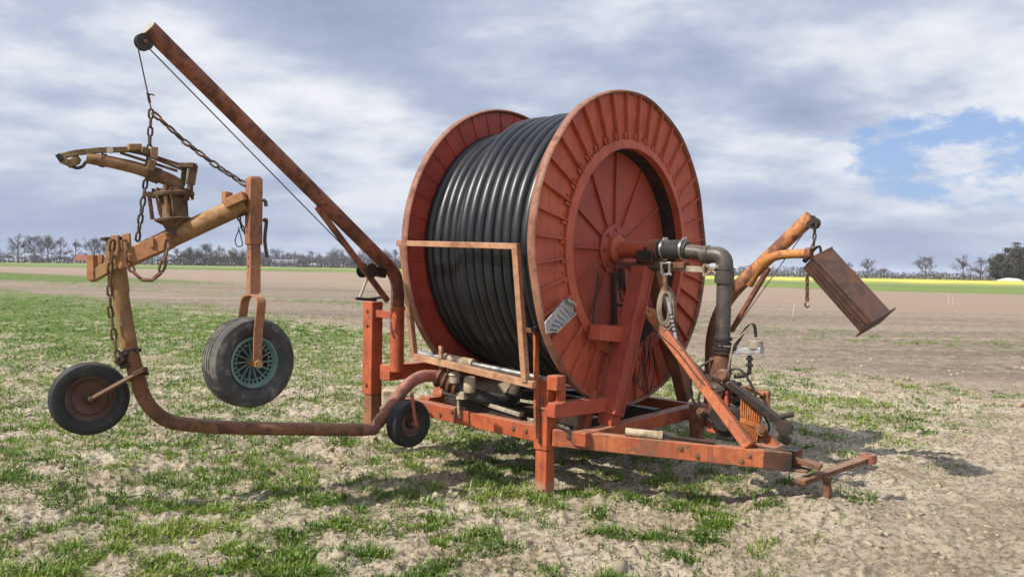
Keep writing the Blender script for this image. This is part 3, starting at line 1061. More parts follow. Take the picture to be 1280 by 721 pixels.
def build_frame():
    bw = .115
    # fixed bearing posts: an A on the drawbar side
    for sgn, name in ((-1, 'a'), (1, 'b')):
        l = MB()
        top = Vector((.17, sgn * .085, ZC - .14)); bot = Vector((.15, sgn * .44 if sgn < 0 else .66, .56))
        d = (bot - top).normalized()
        sd = Vector((1, 0, 0))
        l.beam(top, bot, .115, .125 if sgn < 0 else .10, (1, 0, 0))
        w = d.cross(sd).normalized()
        if sgn < 0:                                # turned-out edges of the pressed channel
            l.beam(top + sd * .06 + w * .058, bot + sd * .06 + w * .058, .012, .03, (1, 0, 0))
            l.beam(top + sd * .06 - w * .058, bot + sd * .06 - w * .058, .012, .03, (1, 0, 0))
        l.build('bearing_post', M_post if sgn < 0 else M_pipe, root, bevel=.005)
    # the same on the far side of the reel
    for sgn in (-1, 1):
        l = MB(); l.beam((-WID - .16, sgn * .085, ZC + .02), (-WID - .16, sgn * .6, .52), .1, .11, (1, 0, 0))
        l.build('bearing_post', M_frame, root, bevel=.005)
    a = MB(); a.cyl((-WID - .25, 0, ZC), (-WID + .02, 0, ZC), .06, 20); a.build('axle_stub', M_dark, root)
    # step between the near post and the reel
    s = MB(); p0, p1 = au(742, 413, .08), au(770, 416, .08)
    s.prism([au(738, 405, .06), au(768, 407, .06), au(768, 427, .06), au(735, 424, .06)], (.10, 0, 0))
    s.build('stiffener_plate', M_red, root, bevel=.003)
    # side rail under the hose guide
    r = MB()
    r.beam((-1.98, -.80, .47), (-.14, -.80, .425), .085, .115)
    r.build('side_rail', M_frame, root, bevel=.006)
    r = MB(); r.beam((-1.98, .86, .45), (.10, .86, .43), .085, .115); r.build('side_rail', M_frame, root, bevel=.006)
    # upper cross beam from leg to post foot, lower one right across
    r = MB(); r.beam((-.02, -.93, .632), (.10, -.40, .632), .10, .10); r.build('cross_beam', M_red, root, bevel=.006)
    r = MB(); r.beam((.14, -.80, .435), (.14, 1.02, .435), .10, .10); r.build('cross_beam', M_frame, root, bevel=.006)
    r = MB(); r.beam((-1.72, -.96, .725), (-1.72, .4, .725), .125, .125); r.build('cross_beam', M_frame, root, bevel=.006)
    r = MB(); r.beam((-1.43, -.78, .49), (-1.43, .85, .46), .10, .10); r.build('cross_beam', M_frame, root, bevel=.006)
    # short upright and post foot
    r = MB(); r.beam((.12, -.41, .49), (.13, -.42, .60), .12, .12, (1, 0, 0)); r.build('post_foot', M_red, root, bevel=.005)
    r = MB(); r.beam(au(728, 540, .02), au(742, 488, .02), .06, .07, (1, 0, 0)); r.build('post_foot', M_frame, root, bevel=.005)
    # support leg near the camera: sleeve, telescoping foot
    lu, lv = -.125, -.84
    for (u, v, z0, zs, z1, nm) in ((lu, lv, .0, .335, .83, 'near'), (-1.95, -.90, .22, .52, 1.30, 'left')):
        s = MB()
        s.box((u, v, (zs + z1) / 2), .118, .118, z1 - zs)
        if nm == 'near':
            s.box((u, v, z1 - .20), .135, .135, .012)
        sl = s.build('support_leg', M_frame, root, bevel=.006)
        i = MB(); i.box((u, v, (z0 + zs) / 2 - .02), .098, .098, zs - z0 + .03)
        i.box((u, v, z0 - .012), .10, .10, .01)
        i.build('leg_foot', M_legrust if nm == 'left' else M_foot, sl, bevel=.005)
        if nm == 'near':
            w = MB(); w.box((u - .002, v - .062, z1 - .17), .055, .006, .09); w.build('leg_window', M_pipe, sl)
            w = MB(); w.box((u + .115, v + .02, z1 - .11), .05, .05, .12); w.build('leg_bracket', M_frame, sl, bevel=.004)
    # drawbar: two rails closing to the hitch
    tip = Vector((1.30, 0, .365))
    n = MB(); n.beam((1.165, -.151, .3676), (1.325, -.0622, .3598), .0795, .1225); n.build('oily_rail_end', M_oily2, root, bevel=.006)
    n = MB(); n.beam((-.062, -.834, .428), (1.32, -.065, .36), .075, .118); n.build('drawbar_rail', M_frame2, root, bevel=.006)
    n = MB(); n.beam((.14, .80, .425), (1.32, .065, .36), .075, .118); n.build('drawbar_rail', M_frame2, root, bevel=.006)
    n = MB(); n.prism([(1.10, -.12, .424), (1.36, -.055, .424), (1.36, .055, .424), (1.10, .12, .424)], (0, 0, .008))
    n.build('gusset_plate', M_dark, root, bevel=.003)
    n = MB()
    n.prism([(1.20, -.10, .295), (1.42, -.05, .295), (1.42, .05, .295), (1.20, .10, .295)], (0, 0, .014))
    n.beam((1.33, 0, .37), (1.49, .02, .335), .10, .03)
    n.build('hitch_plate', M_pipe, root, bevel=.004)
    h0, h1 = azl(1000, 602, .24), azl(1084, 573, .31)
    n = MB(); n.box((1.50, .11, .16), .045, .045, .20); n.build('jack_stub', M_pipe, root, bevel=.004)
    n = MB(); n.beam(h0, h1, .068, .034)
    hb = n.build('hitch_bar', M_pipe, root, bevel=.005)
    n = MB(); dd = (h1 - h0).normalized()
    n.lathe(h1 + dd * .01 + Vector((0, 0, -.03)), (0, 0, 1), [(.022, 0), (.055, 0), (.06, .03), (.055, .06), (.022, .06)], 18)
    n.build('hitch_eye', M_pipe_red, hb)
    # diagonal brace down to the drawbar
    b = MB(); p, q = Vector((.235, -.085, 1.30)), Vector((1.09, -.19, .44))
    b.beam(p, q, .075, .075, (0, -1, .2))
    b.build('diagonal_brace', M_frame2, root, bevel=.008)
    b = MB(); b.beam(p + Vector((-.09, .0, .075)), p + (q - p) * .05, .012, .09, (0, -1, 0)); b.build('brace_lug', M_tin, root, bevel=.002)
    # dark far post of the drawbar side
    b = MB(); b.beam(au(871, 556, .30), au(871, 505, .30), .09, .09, (1, 0, 0)); b.build('support_leg', M_boom, root, bevel=.004)
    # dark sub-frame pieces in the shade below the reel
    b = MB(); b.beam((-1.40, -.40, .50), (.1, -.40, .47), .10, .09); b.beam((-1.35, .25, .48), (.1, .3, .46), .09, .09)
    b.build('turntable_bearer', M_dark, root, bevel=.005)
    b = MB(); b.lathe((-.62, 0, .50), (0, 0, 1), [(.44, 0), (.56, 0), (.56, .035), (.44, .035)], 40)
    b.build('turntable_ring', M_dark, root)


build_frame()


def build_bolts():
    nv = Vector((0, -1, 0))
    nd = Vector((.486, -.874, 0))
    spots = []
    for u in (-.30, -.42, -1.05, -1.18, -1.75, -1.88): spots.append(((u, -.8425, .445 + (.03 if int(u * 100) % 2 else -.01)), nv))
    for z in (.40, .56): spots.append(((-.125, -.899, z), nv))
    for t in (.07, .10, .55, .62, .80, .83): 
        p = Vector((-.062, -.834, .428)).lerp(Vector((1.32, -.065, .36)), t); spots.append((p + nd * .038 + Vector((0, 0, .02 if int(t * 100) % 2 else -.02)), nd))
    for v in (-.85, -.62, -.50): spots.append(((.045 if v < -.6 else .10, v, .683), Vector((0, 0, 1))))
    for z in (.60, 1.10, 1.22): spots.append(((-1.95, -.9595, z), nv))
    for p, ax in spots:
        b = MB(); ax = Vector(ax).normalized(); b.lathe(p, ax, [(0, 0), (.019, 0), (.019, .003), (0, .003)], 14, closed=False); b.bolt(Vector(p) + ax * .003, ax, .0125, .010)
        b.build('bolt', M_pipe, root, smooth=False)


build_bolts()


def tyre_profile(rad, wid, rim, tread=True):
    h = wid / 2
    pr = [(rim, -h * .62), (rim + (rad - rim) * .25, -h * .90), (rim + (rad - rim) * .55, -h), (rad * .93, -h * .90), (rad * .972, -h * .72)]
    k = [-.58, -.40, -.36, -.18, -.14, .04, .08, .26, .30, .48, .60]
    if tread:
        for i, x in enumerate((-.62, -.56, -.50, -.30, -.24, -.18, .0, .06, .12, .32, .38, .44, .62)):
            pr.append(((rad if i % 3 != 1 else rad * .94) * (1 - .03 * abs(x) ** 2), h * x))
    else:
        pr += [(rad, -h * .4), (rad, h * .4)]
    pr += [(rad * .972, h * .72), (rad * .93, h * .90), (rim + (rad - rim) * .55, h), (rim + (rad - rim) * .25, h * .90), (rim, h * .62)]
    return pr


def build_wheel(parent, c, ax, rad, wid, rim, style, origin=None):
    ax = Vector(ax).normalized()
    t = MB(); t.lathe(c, ax, tyre_profile(rad, wid, rim), 64)
    ty = t.build('tyre', M_tyre if style == 'spoked' else M_tyreb, parent, origin=origin, sharp=28)
    h = wid / 2
    a1 = (Vector((0, 0, 1)) - ax * ax.z).normalized(); a2 = ax.cross(a1)
    C = Vector(c)
    if style == 'spoked':
        d = MB()
        d.lathe(C, ax, [(0, -h * .2), (rim * .98, -h * .2), (rim * .98, -h * .1), (0, -h * .1)], 40, closed=False)
        d.build('rim_back', M_rimdark, ty, origin=origin)
        r = MB()
        r.lathe(C, ax, [(rim * 1.02, h * .60), (rim * 1.01, h * .78), (rim * .94, h * .80), (rim * .86, h * .62), (rim * .83, h * .45), (rim * .9, h * .3), (rim * 1.0, h * .3)], 56)
        r.lathe(C, ax, [(rim * .70, h * .40), (rim * .73, h * .48), (rim * .70, h * .52), (rim * .67, h * .42)], 56)
        for k in range(14):
            a = 2 * math.pi * k / 14
            d0 = a1 * math.cos(a) + a2 * math.sin(a); d1 = a1 * math.cos(a + .22) + a2 * math.sin(a + .22)
            r.beam(C + d0 * rim * .16 + ax * h * .38, C + d1 * rim * .88 + ax * h * .46, .008, .012, ax)
        for k in range(28):
            a = 2 * math.pi * k / 28
            d0 = a1 * math.cos(a) + a2 * math.sin(a)
            r.beam(C + d0 * rim * .70 + ax * h * .46, C + d0 * rim * .88 + ax * h * .50, .008, .01, ax)
        r.build('wheel_rim', M_rimgreen, ty, origin=origin)
        b = MB(); b.lathe(C, ax, [(0, -h * .6), (.032, -h * .6), (.032, h * .6), (.026, h * .78), (0, h * .8)], 20, closed=False)
        b.build('hub', M_ochre, ty, origin=origin)
    else:
        r = MB()
        r.lathe(C, ax, [(0, h * .12), (.05, h * .12), (rim * .5, h * .22), (rim * .72, h * .30), (rim * .80, h * .12), (rim * .95, h * .25), (rim * 1.03, h * .66), (rim * .97, h * .70), (rim * .93, h * .3), (rim * .9, -h * .3), (0, -h * .3)], 48, closed=False)
        r.build('wheel_rim', M_rimrust, ty, origin=origin)
        b = MB(); b.lathe(C, ax, [(0, 0), (.034, 0), (.034, h * .55), (.028, h * .62), (0, h * .62)], 16, closed=False)
        b.build('hub', M_dark, ty, origin=origin)
    return ty


def build_guide():
    # rectangular hose guide leaning in front of the winding
    g = MB()
    TL, BL = au(503, 304, -1.28), au(518, 445, -1.28)
    TR, BR = au(645, 308, -.15), au(657, 477, -.15)
    w = .042
    g.beam(TL, TR, w, w, e0=.05, e1=.022)
    g.beam(TL, BL, w, w, (0, 1, 0)); g.beam(TR, BR, w * 1.1, w * 1.1, (0, 1, 0))
    BR2 = au(668, 481, -.08)
    g.beam(BL, BR2, w, w * 1.2, e0=.02)
    g.build('hose_guide', M_guide, root, bevel=.004)
    # traverse shaft with its cream carriage
    s = MB(); p, q = av(519, 440, -.88), av(694, 476, -.88)
    s.cyl(p, q, .021, 18); s.build('traverse_shaft', M_steel, root)
    s = MB(); s.cyl(av(556, 447, -.88), av(592, 454.5, -.88), .036, 18)
    s.build('carriage_sleeve', M_cream, root)
    s = MB(); s.beam(av(551, 432, -.95), av(552, 466, -.95), .022, .03, (1, 0, 0)); s.build('carriage_post', M_guide, root)
    s = MB(); s.box(q + Vector((.01, 0, -.01)), .09, .10, .10); s.build('shaft_bearing', M_frame, root, bevel=.006)
    # flat upright beside the near leg with the dial bracket
    u = MB(); u.beam(av(671, 548, -.93), av(670, 413, -.93), .045, .02, (1, 0, 0)); u.build('flat_upright', M_frame2, root, bevel=.003)
    u = MB(); u.beam(av(655, 412, -.97), av(670, 414, -.93), .028, .028); u.build('guide_link', M_frame2, root, bevel=.002)
    u = MB(); u.box(av(674, 411, -.93), .07, .06, .035); u.cyl(av(667, 412, -.99), av(667, 412, -.88), .02, 12); u.cyl(av(682, 413, -.98), av(682, 413, -.88), .014, 12)
    u.build('counter_mechanism', M_dark, root, bevel=.003)
    # perforated bright guard plate over the flange edge
    pl = MB()
    c = [au(680, 403, .07), au(704, 374, .07), au(715, 381, .07), au(716, 391, .07), au(692, 415, .07), au(682, 417, .07)]
    pl.prism(c, (.012, 0, 0))
    gp = pl.build('guard_plate', M_galv, root, bevel=.002)
    pl = MB()
    pl.beam(c[1] + Vector((.02, 0, 0)), c[2] + Vector((.02, 0, 0)), .02, .045, (1, 0, 0))
    pl.beam(c[3] + Vector((.014, 0, 0)), c[4] + Vector((.014, 0, 0)), .012, .03, (1, 0, 0))
    pl.build('plate_lip', M_steel, gp)
    pl = MB()                                       # punched holes
    for i in range(4):
        for j in range(6):
            a, b = (i + .7) / 4.6, (j + .8) / 7
            p = (c[5] * (1 - a) + c[4] * a) * (1 - b) + (c[1] * (1 - a) + c[3] * a) * b
            pl.lathe(p + Vector((.0125, 0, 0)), AX, [(0, 0), (.006, 0), (.006, .002), (0, .002)], 8, closed=False)
    pl.build('plate_holes', M_dark, gp)
    # coupling and valve gear where the hose leaves the reel
    k = MB(); a_, b_ = av(549, 470, -.98), av(572, 481, -.92)
    for i in range(4):
        p = a_.lerp(b_, i / 3.2)
        k.lathe(p, (b_ - a_), [(0, 0), (.085 - .006 * (i % 2), 0), (.085 - .006 * (i % 2), .02), (0, .02)], 22, closed=False)
    k.cyl(a_, b_, .058, 20)
    k.build('flange_coupling', M_pipe, root)
    path = catmull([av(568, 479, -.93), av(590, 493, -.86), av(618, 500, -.74), av(640, 497, -.58), av(653, 478, -.40), (-.32, -.30, .80)], 8)
    k = MB(); k.tube(path, .055, 16); k.build('feed_hose', M_rubber, root)
    k = MB(); k.lathe(av(587, 490, -.90), (0, 0, 1), [(0, 0), (.042, 0), (.046, .02), (.046, .10), (.038, .115), (0, .115)], 18, closed=False)
    k.build('oil_cup', M_cream, root)
    k = MB(); k.lathe(av(568, 478, -.97), (0, 0, 1), [(0, 0), (.04, 0), (.04, .05), (.05, .06), (.03, .085), (0, .085)], 16, closed=False)
    k.build('oil_cup', M_tin, root)
    k = MB(); k.beam(av(572, 494, -.93), av(582, 494, -.93), .04, .06); k.beam(av(573, 500, -.93), av(574, 522, -.93), .018, .018, (1, 0, 0))
    k.beam(av(551, 489, -.93), av(580, 496, -.93), .03, .02)
    k.build('latch_bracket', M_cream, root, bevel=.003)
    # chain guard and dark beams behind the rail
    k = MB(); k.beam(av(592, 499, -.78), av(652, 518, -.78), .05, .03); k.build('chain_guard', M_tin, root, bevel=.003)
    k = MB(); k.beam(av(560, 498, -.74), av(655, 524, -.74), .08, .05); k.build('guard_bearer', M_dark, root, bevel=.004)
    # pale rounded tank low behind the rail
    k = MB()
    c0, c1 = av(596, 490, -.35), av(642, 497, -.35)
    d = c1 - c0
    k.lathe(c0, d, [(0, 0), (.09, .01), (.115, .05), (.12, .10), (.12, d.length - .08), (.10, d.length - .01), (0, d.length)], 24, closed=False)
    k.build('oil_tank', M_tank, root)
    # far carrying wheels of the machine (mostly hidden by the reel)
    for uu in (-.75,):
        build_wheel(root, (uu, .72, .32), (0, -1, 0), .33, .2, .17, 'disc')


build_guide()


def build_boom():
    ub = -1.64
    a_, b_ = au(497, 374, ub), au(186, 36, ub)
    vb = a_.y
    post = MB()
    post.tube([(ub, vb, .74), (ub, vb, a_.z - .06)], .058, 20)
    post.lathe((ub, vb, a_.z - .09), (0, 0, 1), [(0, 0), (.064, 0), (.064, .03), (0, .03)], 20, closed=False)
    post.build('boom_post', M_frame, root)
    m1 = au(489, 330, ub); m2 = au(470, 308, ub)
    path = round_path([(ub, vb, a_.z - .06), Vector((ub, vb, au(497, 345, ub).z)), b_], .42, 14)
    bm_ = MB(); bm_.tube(path, .055, 22)
    boom = bm_.build('hoist_boom', M_boom, root)
    d = (path[-1] - path[-2]).normalized()
    c = MB(); c.lathe(b_ + d * .001, d, [(0, 0), (.056, 0), (.056, .006), (0, .006)], 22, closed=False)
    c.build('end_cap', M_tin, boom)
    # brace below the boom
    s = MB(); s.beam(au(493, 376, ub) + Vector((0, -.07, -.0)), au(396, 258, ub), .025, .045, (0, 0, 1)); s.build('boom_brace', M_boom, root, bevel=.003)
    # tie between the two posts
    s = MB(); s.beam((-1.90, -.90, 1.20), (ub, vb, 1.20), .05, .06); s.build('post_tie', M_frame, root, bevel=.004)
    # pulley under the tip
    pc = au(179.5, 53, ub)
    p = MB()
    p.lathe(pc + Vector((-.02, 0, 0)), AX, [(.012, 0), (.052, 0), (.052, .008), (.036, .02), (.052, .032), (.052, .04), (.012, .04)], 28)
    pu = p.build('pulley', M_dark, boom)
    p = MB(); p.beam(pc, pc + Vector((0, .05, .075)), .055, .012, (1, 0, 0)); p.cyl(pc - AX * .034, pc + AX * .034, .012, 10); p.build('pulley_bracket', M_boom, pu)
    # winch on the brace
    w0 = au(459, 338, ub)
    w = MB(); w.cyl(w0 - AX * .06, w0 + AX * .05, .034, 18)
    for x in (-.065, .05): w.lathe(w0 + AX * x, AX, [(0, 0), (.058, 0), (.058, .01), (0, .01)], 22, closed=False)
    wi = w.build('winch_drum', M_dark, root)
    w = MB(); w.cyl(au(461, 343, ub - .02), au(450, 371, ub - .06), .011, 10); w.build('winch_arm', M_tin, wi)
    w = MB(); w.cyl(au(445, 373, ub - .08), au(470, 375, ub - .08), .012, 10); w.cyl(au(458, 374, ub - .1), au(482, 371, ub), .011, 10); w.build('winch_handle', M_dark, wi)
    w = MB(); w.beam(au(466, 338, ub), au(480, 342, ub), .07, .07); w.build('winch_bracket', M_dark, wi, bevel=.004)
    # cable from winch over pulley
    rr = .040
    hook = au(189, 137, ub)
    top1 = pc + Vector((0, -rr, 0))
    s = MB(); s.tube([w0, pc + Vector((0, .03, -.028))], .0042, 6)
    s.tube([pc + Vector((0, -.036, -.01)), pc + Vector((0, -.03, -.06)), hook], .0045, 6)
    ta = (pc + Vector((0, -.03, -.06)) - hook).normalized(); k0 = hook + ta * .085
    s.tube([hook + ta * .04, hook + ta * .10], .009, 8)
    s.tube([k0, k0 + Vector((.0, .02, .012)), k0 + Vector((0, .038, .006))], .005, 6)
    s.build('hoist_cable', M_chain, root)
    return pc, hook


PULLEY, HOOK = build_boom()


def build_drive():
    # turbine and gearbox between the drawbar rails
    u0, v0 = UE, 0.0
    g = MB()
    g.box((u0 + .02, .04, .73), .18, .18, .10)
    g.lathe((u0 + .06, -.10, .575), (0, 1, 0), [(0, 0), (.085, 0), (.09, .01), (.09, .03), (.125, .035), (.125, .055), (.105, .06), (.105, .20), (.125, .205), (.125, .225), (.07, .24), (0, .24)], 24, closed=False)
    g.box((u0 + .06, .02, .45), .14, .16, .05)
    g.lathe((u0 - .08, -.02, .78), (1, -.25, -.25), [(0, 0), (.07, 0), (.085, .03), (.085, .12), (.06, .16), (0, .17)], 20, closed=False)
    gb = g.build('gearbox', M_dark, root, bevel=.012)
    # finned orange cover facing the camera
    c = MB()
    P = [av(926, 482, -.10), av(953, 503, -.04), av(947, 552, -.02), av(925, 550, -.10)]
    off = (P[1] - P[0]).cross(P[3] - P[0]).normalized()
    if off.y > 0: off = -off
    c.prism(P, -off * .06)
    n = 9
    for k in range(n):
        t = (k + .3) / n
        a, b = P[0].lerp(P[1], t), P[3].lerp(P[2], t)
        c.beam(a + off * .008, b + off * .008, .010, .022, off)
    m0, m1 = P[0].lerp(P[3], .62), P[1].lerp(P[2], .60)
    c.beam(m0 + off * .012, m1 + off * .012, .03, .022, off)
    c.build('finned_cover', M_fins, root, bevel=.002)
    b = MB(); b.beam(av(932, 484, .16), av(958, 492, .16), .10, .03); b.beam(av(957, 488, .16), av(956, 508, .16), .05, .06, (1, 0, 0)); b.beam(av(941, 500, .14), av(957, 505, .14), .04, .05)
    b.build('bent_bracket', M_davit, root, bevel=.004)
    b = MB(); b.beam(av(906, 488, -.06), av(908, 520, -.06), .06, .06, (1, 0, 0)); b.cyl(av(900, 520, -.08), av(916, 522, -.08), .02, 12)
    b.build('red_housing', M_red, root, bevel=.006)
    b = MB(); b.beam(av(912, 478, -.13), av(984, 534, -.05), .05, .075, (0, -1, 0)); b.build('lever_arm', M_dark, root, bevel=.006)
    b = MB(); c0 = av(984, 534, -.05); b.lathe(c0 + Vector((0, -.06, 0)), (0, 1, 0), [(0, 0), (.05, 0), (.05, .03), (.03, .05), (.03, .1), (0, .1)], 16, closed=False)
    b.cyl(av(962, 524, -.06), av(992, 517, -.02), .018, 10); b.cyl(av(975, 545, -.07), av(986, 552, -.03), .03, 12)
    b.build('lever_joint', M_dark, root, bevel=.002)
    b = MB(); b.beam(av(960, 545, .02), av(976, 566, .02), .05, .05); b.beam(av(945, 556, 0), av(975, 562, 0), .16, .05)
    b.build('gear_foot', M_frame2, root, bevel=.004)
    # belt pulley, motor flange, oil hoses and small fittings round the gearbox
    s = MB(); s.lathe((u0 + .17, .05, .60), (1, -.35, 0), [(0, 0), (.10, 0), (.10, .012), (.08, .02), (.10, .03), (.10, .045), (0, .045)], 26, closed=False); s.build('belt_pulley', M_pipe, root)
    s = MB(); s.cyl((u0 - .02, -.06, .86), (u0 + .16, -.10, .80), .035, 16); s.lathe((u0 + .15, -.10, .80), (1, -.2, -.3), [(0, 0), (.055, 0), (.055, .014), (.02, .02), (.02, .05), (0, .05)], 16, closed=False); s.build('gear_shaft', M_dark, root)
    for (a, b, c_, d_) in (((-.10, -.05, .80), (-.13, -.09, .70), (-.08, -.08, .58), (.03, -.06, .50)), ((.02, -.05, .88), (.16, -.06, .93), (.26, -.02, .76), (.22, .02, .62)), ((.20, -.02, .74), (.30, -.06, .68), (.36, -.02, .56), (.30, .02, .46)), ((-.06, -.02, .98), (-.17, -.10, .88), (-.20, -.06, .70), (-.12, .0, .56))):
        s = MB(); s.tube(catmull([Vector((u0 + p[0], p[1], p[2])) for p in (a, b, c_, d_)], 7), .009, 8); s.build('oil_hose', M_rubber, root)
    for (x, y, z, r_, h_) in ((.05, -.09, .845, .026, .05), (.11, -.07, .80, .03, .03), (-.05, -.10, .72, .024, .05), (.26, -.03, .66, .03, .06), (.31, -.02, .52, .04, .06), (.21, -.05, .50, .03, .05), (-.11, -.09, .60, .03, .05)):
        s = MB(); s.lathe((u0 + x, y, z), (.3, -.8, .35), [(0, 0), (r_, 0), (r_, h_ * .6), (r_ * .6, h_ * .65), (r_ * .6, h_), (0, h_)], 6 if r_ < .03 else 14, closed=False); s.build('pipe_fitting', M_tin if z > .7 and r_ < .03 else M_pipe, root)
    s = MB(); s.prism([(u0 - .10, -.02, .46), (u0 + .06, -.06, .46), (u0 + .06, -.06, .64), (u0 - .04, -.03, .66)], (.0, .012, 0)); s.build('side_plate', M_red, root, bevel=.002)
    s = MB(); s.beam((u0 + .20, -.02, .56), (u0 + .34, .02, .46), .05, .06); s.build('gear_bracket', M_pipe, root, bevel=.003)
    # pipes and sleeves left of the riser
    s = MB(); s.cyl(av(858, 447, -.02), av(890, 476, -.02), .018, 12); s.build('push_rod', M_dark, root)
    s = MB(); s.cyl((UE - .07, .03, .62), (UE - .06, .03, .98), .05, 16); s.build('pump_column', M_pipe, root)
    # air vessel on its bracket with the bent pipe over it
    v = MB(); vc = av(944, 434, .02)
    v.lathe(vc + Vector((0, 0, -.005)), (0, 0, 1), [(0, 0), (.052, 0), (.052, .05), (.044, .056), (0, .056)], 22, closed=False)
    va = v.build('air_vessel', M_tin, root)
    v = MB(); v.beam(av(921, 438, .02), av(953, 438, .02), .075, .042); v.build('vessel_bracket', M_galv, va, bevel=.004)
    v = MB(); v.tube(round_path([av(911, 446, -.03), av(934, 408, -.01), av(943, 404, .0), av(945, 421, .02)], .04), .011, 10); v.build('bent_tube', M_dark, va)
    v = MB(); v.tube(round_path([av(937, 444, .02), av(937, 468, .02), av(918, 471, .02)], .04), .014, 10)
    for yy in (450, 458): v.lathe(av(937, yy, .02), (0, 0, 1), [(0, 0), (.024, 0), (.024, .018), (0, .018)], 12, closed=False)
    v.build('drain_pipe', M_dark, va)
    v = MB(); v.cyl(av(908, 474, -.05), av(916, 430, -.04), .007, 8); v.cyl(av(916, 430, -.04), av(940, 406, -.02), .006, 8); v.build('control_rod', M_tin, va)
    v = MB(); v.lathe(av(905, 470, -.08), (0.2, -1, .2), [(0, 0), (.045, 0), (.05, .03), (.03, .06), (0, .06)], 16, closed=False)
    v.build('valve_body', M_pipe, root)
    # cables hanging beside the post
    rng = random.Random(3)
    for k in range(3):
        x0 = 803 + 6 * k; dep = 468 + 8 * k + rng.uniform(-4, 4)
        pts = [au(x0 - 2, 405 + 8 * k, .05), au(x0 - 5, 435 + 6 * k, .04), au(x0 - 12, dep, .06), au(x0 - 4, dep + 9, .06), au(x0 + 3, dep - 18, .05), au(x0 + 2, 425 + 6 * k, .05)]
        s = MB(); s.tube(catmull(pts, 8), .0048, 6); s.build('control_cable', M_rubber, root)
    s = MB(); s.tube(catmull([au(815, 410, .3), av(845, 437, -.16), av(880, 480, -.18), av(905, 487, -.12)], 8), .005, 6); s.build('control_cable', M_rubber, root)
    s = MB(); s.beam(au(767, 340, .05), au(768, 405, .05), .03, .03, (1, 0, 0)); s.beam(au(776, 335, .05), au(777, 362, .05), .03, .05, (1, 0, 0)); s.beam(au(764, 380, .06), au(785, 383, .06), .012, .016)
    s.build('brake_linkage', M_dark, root)
    s = MB(); s.tube(catmull([au(748, 342, .04), au(744, 375, .04), au(740, 412, .04)], 6), .007, 6); s.tube(catmull([au(771, 345, .06), au(776, 372, .06), au(781, 378, .06)], 6), .006, 6)
    s.build('control_cable', M_rubber, root)
    # grey greasing cylinder by the post foot
    s = MB(); p, q = au(752, 541, .1), au(761, 511, .1); s.cyl(p, q, .030, 16); s.cyl(q, q + (q - p).normalized() * .03, .038, 16)
    s.build('grease_cylinder', M_tin, root)
    # short dark and pale pieces by the reel foot
    s = MB(); s.prism([au(716, 541, -.05), au(721, 512, -.05), au(727, 541, -.05)], (.03, 0, 0)); s.build('pale_tab', M_cream, root)


build_drive()


def build_davit():
    vb = .9
    p1 = av(1014, 271, vb)
    foot = av(889, 470, vb)
    path = round_path([(foot.x, vb, .50), (foot.x, vb, av(889, 388, vb).z), p1], .34, 14)
    dd_ = (path[-1] - path[-2])
    s = MB(); s.tube(path[:9], .056, 20); s.build('davit_post', M_pipe, root)
    s = MB(); s.tube(path[8:-1] + [p1], .0555, 20)
    dv = s.build('davit_boom', M_davit, root)
    s = MB(); s.beam(av(914, 414, vb - .03), av(961, 335, vb - .0), .03, .05, (0, 1, 0)); s.build('davit_brace', M_boom, dv, bevel=.003)
    s = MB(); hc = av(1017, 279, vb - .02)
    s.lathe(hc + Vector((0, -.03, 0)), (0, 1, 0), [(.012, 0), (.045, 0), (.045, .01), (.03, .02), (.03, .04), (.045, .05), (.045, .06), (.012, .06)], 22)
    s.cyl(hc + Vector((0, -.05, 0)), hc + Vector((0, .05, 0)), .014, 10); s.beam(hc, p1, .05, .03)
    s.build('davit_pulley', M_dark, dv)
    s = MB(); s.tube([hc + Vector((-.03, 0, -.01)), av(919, 411, vb - .07)], .004, 6); s.build('davit_cable', M_chain, dv)
    # bent suction pipe carried by the davit
    path = catmull([av(936, 356, vb + .0), av(945, 341, vb - .01), av(956, 327.5, vb - .03), av(970, 320, vb - .05), av(988, 317.5, vb - .06), av(1013, 317, vb - .08)], 8)
    s = MB(); s.tube(path, .036, 18); sp = s.build('suction_pipe', M_davity, root)
    s = MB(); e = av(1011, 317, vb - .1); s.lathe(e, (1, 0, 0), [(0, -.02), (.045, -.02), (.045, .02), (0, .02)], 18, closed=False); s.build('pipe_clamp', M_boom, sp)
    s = MB(); s.cyl(av(1006, 326, vb - .14), av(1013, 318, vb - .06), .02, 10); s.build('clamp_bolt', M_dark, sp)
    return hc


DH = build_davit()
Mroot = Matrix.Translation(Vector(NP)) @ Matrix.Rotation(ROTZ, 4, 'Z')


def W(p): return Mroot @ Vector(p)


